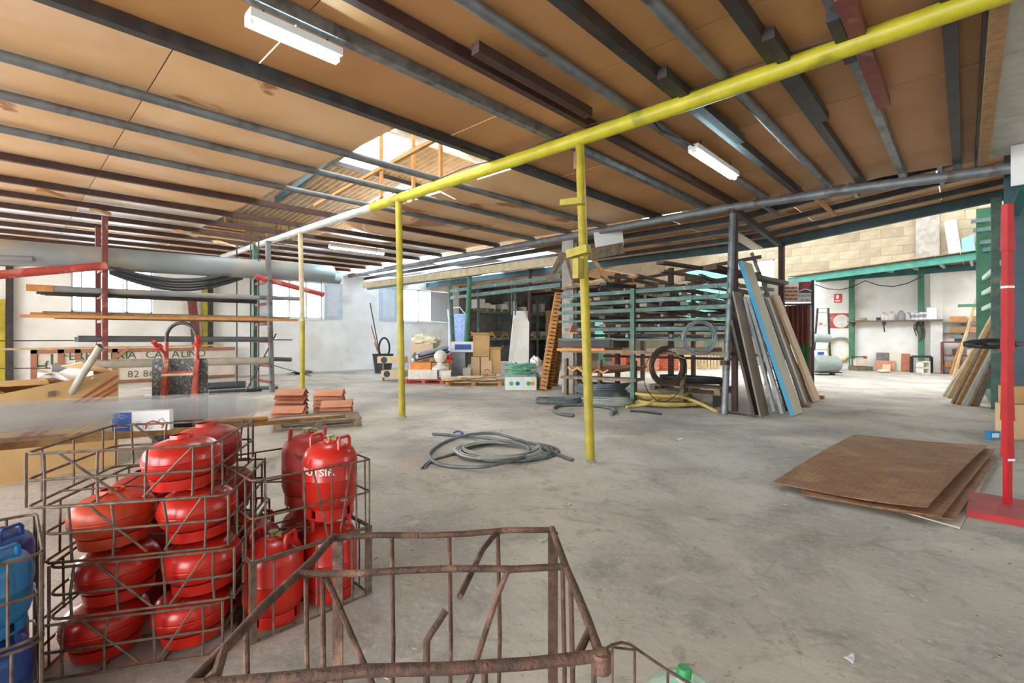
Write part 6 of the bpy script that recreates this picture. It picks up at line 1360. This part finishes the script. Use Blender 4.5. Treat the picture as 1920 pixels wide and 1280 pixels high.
for k in range(5):
    x = xa+.18+.22*k; one('shelf_item', MB().box((x, ua+.3, [.28, .78][k % 2]+.12), (.18, .4, .24)), ['wood', 'rust', 'brick_red', 'jar', 'wood_old', 'terracotta'][k], '%s box on the red shelf unit, %s from the left' % (['brown', 'rusty', 'red', 'pale', 'grey', 'clay'][k], ORD[k]), 'box', 'junk on the red shelf unit', sm=False)
for k, y in enumerate((603, 623)):
    z = PY(1800, y, WY-.3).z; x0, x1 = PY(1768, y, WY-.3).x, PY(1842, y, WY-.3).x; t = thing('wall_shelf', ['upper', 'lower'][k]+' short wall shelf with wooden boxes right of the pilaster', 'shelf', ((x0+x1)/2, WY-.3, z)); part(t, 'board', MB().span(x0, x1, WY-.5, WY, z-.04, z), 'wood_old', True, False)
    part(t, 'bracket', MB().span((x0+x1)/2-.04, (x0+x1)/2+.04, WY-.4, WY, z-.15, z-.04), 'steel_dark', True, False)
    for i in range(3): one('small_crate', MB().span(x0+.2+.62*i, x0+.72+.62*i, WY-.45, WY-.1, z, z+.22), ['wood_orange', 'wood', 'terracotta'][(i+k) % 3], '%s wooden box on the %s short wall shelf' % (['left', 'middle', 'right'][i], ['upper', 'lower'][k]), 'box', 'boxes on the short wall shelves', sm=False)
# ================================================================== RIGHT EDGE: GREEN RACK, LEANING TIMBERS, BOXES
gx = .95
gk = thing('cantilever_rack', 'green steel cantilever rack at the right edge', 'rack', (gx, 13, 0))
for k, (px, Y_, w_, mt, zt) in enumerate(((1848, 17.8, .36, 'green_post', 4.9), (1905, 10.6, .26, 'teal_dark', 4.5), (1868, 14.2, .16, 'green_steel', 4.4), (1912, 12.2, .16, 'green_steel', 4.4))):
    q = PY(px, 600, Y_); part(gk, 'column', MB().bar((q.x, Y_, 0), (q.x, Y_, zt), w_, .16, up=(0, 1, 0)), mt, True, False)
    if k in (0,): part(gk, 'stiffener', MB().span(q.x+.18, q.x+.9, Y_+.02, Y_+.06, 1.8, 4.6), 'green_post', True, False)
for k, (a, b) in enumerate((((1843, 523), (1880, 492)), ((1842, 551), (1880, 530)), ((1842, 580), (1882, 562)))):
    p, q = D(*a, 12.8), D(*b, 9.8); part(gk, 'arm', MB().bar(p, q, .07, .1), 'green_arm', True, False)
for k, y in enumerate((415, 432, 456, 470)): p, q = D(1825+4*k, y, 13), D(1925, y-14, 10); part(gk, 'arm', MB().bar(p, q, .1, .1), 'teal', True, False)
for k, (y, d_) in enumerate(((573, 15), (606, 15), (690, 12), (702, 12))): part(gk, 'shelf_arm', MB().bar(D(1802 if k == 0 else 1815+10*k, y, d_), D(1930, y-3, d_-3), .16, .09), ['green_post', 'wood_old', 'maroon', 'pale_timber'][k], True, False)
part(gk, 'brace', MB().bar(D(1900, 402, 6.8), D(1922, 352, 6.4), .12, .06), 'teal', True, False)
part(gk, 'base_beam', MB().bar((PY(1905, 600, 10.6).x, 10.6, .08), (PY(1848, 600, 17.8).x+.05, 17.8, .08), .14, .14), 'green_steel', True, False)
def leanR(nm, b, t_, w_, th, mt, lb, dt=.6, cat='board'):
    p = F(*b); q = D(t_[0], t_[1], dep(p)-dt); ax = q-p; sd = ax.cross(FW).normalized(); one(nm, MB().bar(p+UP*.0, q, w_, th, up=FW), mt, lb, cat, sm=False, base=p)
TL = [((1772, 744), (1868, 600), .16, .04, 'sheet_white', 'white board, leftmost of the leaning timbers'), ((1779, 746), (1884, 555), .12, .05, 'wood_pale', 'pale long lath behind the white board'), ((1790, 757), (1878, 590), .14, .06, 'wood_old', 'grey-brown timber leaning in the middle'), ((1797, 758), (1884, 588), .12, .06, 'wood', 'brown timber leaning beside the grey-brown one'), ((1806, 759), (1890, 600), .06, .05, 'sheet_white', 'thin white strip among the leaning timbers'),
      ((1814, 760), (1880, 626), .05, .05, 'alu', 'slotted metal strip among the leaning timbers'), ((1821, 761), (1893, 610), .1, .06, 'wood_old', 'dark timber right of the metal strip'), ((1828, 761), (1898, 598), .12, .06, 'board_brown', 'broad brown timber, rightmost of the group')]
for b, t_, w_, th, mt, lb in TL: leanR('leaning_timber', b, t_, w_, th, mt, lb)
sp, sq = F(1816, 759), None
leanR('leaning_lath', (1788, 706), (1831, 560), .08, .05, 'wood_pale', 'tall thin pale lath leaning by the shelf unit', .3, 'lath'); leanR('leaning_lath', (1783, 702), (1803, 642), .1, .05, 'wood_orange', 'short orange lath leaning by the shelf unit', .2, 'lath'); leanR('leaning_lath', (1790, 703), (1808, 634), .09, .05, 'wood_pale', 'second short lath beside the orange one', .2, 'lath')
m = lump('black_bag', 1832, 1935, 634, 655, 'black', 'shiny black plastic wrapped bundle behind the red stand', 'bag', .25, z=1.37, seed=22, rough=.12)
for k, (x0, x1, yt, yb, mt, lb, d_) in enumerate(((1898, 1945, 757, 824, 'cardboard_light', 'pale cardboard box behind the foot of the red stand', .25), (1900, 1945, 724, 757, 'cardboard', 'smaller carton on top of the pale box', .22))): boxat('carton', x0, x1, yt, yb, d_, mt, lb, z=0 if k == 0 else F(1900, 824).z+.52, group='cartons behind the red stand')
t, c, w_, h_ = boxat('blue_carton', 1857, 1876, 808, 824, .08, 'box_cyan', 'small bright blue carton on the floor near the red stand'); part(t, 'label_patch', MB().box((0, -.042, h_*.5), (w_*.7, .004, h_*.5)), 'white_print', sm=False)
# ================================================================== RED STAND
rb0 = F(1889, 955); d_ = dep(rb0)
t = thing('red_stand', 'bright red square post on a red base plate', 'stand', rb0, A)
b_l, b_r, b_k = F(1812, 967), F(1945, 992), F(1818, 930)-F(1812, 967)
part(t, 'base_plate', MB().slab([b_l, b_r, b_r+b_k, b_l+b_k], .05, UP), 'stand_top', True, False, label='dusty red base plate')
nf = (b_r-b_l).cross(UP).normalized()
part(t, 'base_front', MB().slab([b_l+nf*.001, b_r+nf*.001, b_r+nf*.001+UP*.051, b_l+nf*.001+UP*.051], .006, nf), 'stand_red', True, False)
s_ = sc(rb0); ph_ = D(1889, 383, d_).z
part(t, 'post', MB().bar((0, 0, .05), (.005, 0, ph_), .046, .04, up=(0, 1, 0)), 'stand_red')
zq = [D(1889, y, d_).z for y in (858, 788, 720, 660, 598, 470, 383)]
for k, (za, zb2) in enumerate(zip(zq, zq[1:])):
    lo_ = .027+.0015*(k % 2); part(t, 'sleeve', MB().add([V((x*lo_*f_, y*lo_*f_, z)) for z, f_ in ((za, 1.15), (zb2, .95)) for x, y in ((-1, -1), (1, -1), (1, 1), (-1, 1))], [(3, 2, 1, 0), (4, 5, 6, 7), (0, 1, 5, 4), (1, 2, 6, 5), (2, 3, 7, 6), (3, 0, 4, 7)]), 'stand_red', sm=False)
part(t, 'tape', MB().box((0, 0, D(1889, 538, d_).z), (.062, .062, .02)), 'box_white', sm=False); part(t, 'torn_edge', MB().box((.0, -.034, zq[0]-.01), (.056, .006, .02)), 'white_print', sm=False)
# ================================================================== BROWN PERFORATED BOARDS
def perf():
    m = MATS['perf_board']; nt = m.node_tree; N = nt.nodes; L = nt.links; b = N['Principled BSDF']; src = b.inputs['Base Color'].links[0].from_socket
    tc = [n for n in N if n.type == 'TEX_COORD'][0]; mp = N.new('ShaderNodeMapping'); mp.inputs['Scale'].default_value = (14, 34, 1); mp.inputs['Rotation'].default_value = (0, 0, -A); L.new(tc.outputs['Object'], mp.inputs[0])
    v = N.new('ShaderNodeTexVoronoi'); v.inputs['Scale'].default_value = 1; v.inputs['Randomness'].default_value = .35; L.new(mp.outputs[0], v.inputs['Vector'])
    r = N.new('ShaderNodeMapRange'); r.inputs[1].default_value = .3; r.inputs[2].default_value = .16; r.inputs[4].default_value = .8; L.new(v.outputs['Distance'], r.inputs[0])
    mx = N.new('ShaderNodeMix'); mx.data_type = 'RGBA'; mx.inputs[7].default_value = lin('3f2a1c'); L.new(r.outputs[0], mx.inputs[0]); L.new(src, mx.inputs[6]); L.new(mx.outputs[2], b.inputs['Base Color'])
perf()
def sheet(c4, zf, th, mt, lb):
    P = [F(*c) for c in c4]
    m = MB().grid(lambda u, v: P[0].lerp(P[1], u).lerp(P[3].lerp(P[2], u), v)+UP*zf(u, v), 14, 14, (0, 0, -th)); return one('perforated_board', m, mt, lb, 'board')
# u runs left->far edge, v runs towards the right edge
sheet([(1690, 960), (1742, 876), (1855, 880), (1800, 992)], lambda u, v: .012, .01, 'board_cream', 'cream ribbed board lying lowest under the brown boards')
sheet([(1600, 950), (1660, 850), (1868, 868), (1790, 985)], lambda u, v: .03+.02*v*v, .008, 'perf_board', 'third brown perforated board sticking out to the right')
sheet([(1500, 935), (1620, 838), (1866, 852), (1765, 987)], lambda u, v: .05+.035*v*v*(1-.4*u), .008, 'perf_board', 'second brown perforated board of the floor pile')
sheet([(1449, 916), (1603, 822), (1852, 850), (1738, 980)], lambda u, v: .07+.02*math.sin(u*3.3)+.06*v**3*(1-.3*u), .008, 'perf_board', 'topmost brown perforated board of the floor pile')
for k, (px, py, w_, mt, lb) in enumerate(((1276, 825, .16, 'paper', 'torn white paper scrap on the floor before the bar rack'), (1160, 801, .07, 'terracotta_dark', 'small reddish lump of brick on the floor behind the yellow post'), (806, 819, .14, 'paper', 'pale paper scrap on the floor left of the hose coil'), (1018, 1016, .1, 'board_cream', 'pale plaster flake on the floor beyond the rusty crate'), (1600, 1240, .09, 'paper', 'small white scrap at the bottom of the floor'), (1515, 1015, .05, 'wood', 'tiny brown leaf in front of the perforated boards'))):
    c = F(px, py); one('floor_scrap', MB().grid(lambda u, v: c+RT*(w_*.5*(u-.5)*(.6+.8*v))+FW*(w_*.4*(v-.5)+w_*.3*u)+UP*(.006+.02*w_*10*abs(math.sin(3*u+2*v))*.3), 5, 4, (0, 0, -.004)), mt, lb, 'scrap')
# ================================================================== FLOOR LITTER
random.seed(55); m = MB()
for k in range(380):
    px, py = random.uniform(380, 1900), random.uniform(700, 1275)
    if py > 860 and px < 700: continue
    q = F(px, py); s_ = random.uniform(.003, .009)*(1+.06*dep(q)); a = random.uniform(0, 6); d1 = V((math.cos(a), math.sin(a), 0))*s_*random.uniform(1, 2.5); d2 = V((-math.sin(a), math.cos(a), 0))*s_*.6
    m.slab([q-d1-d2+UP*.001, q+d1-d2*.4+UP*.001, q+d1*.6+d2+UP*.001, q-d1*.8+d2+UP*.001], .005)
one('floor_litter', m, 'debris', 'scattered chips and crumbs of dirt across the concrete floor', 'litter', kind='stuff', sm=False, base=(0, 0, 0))
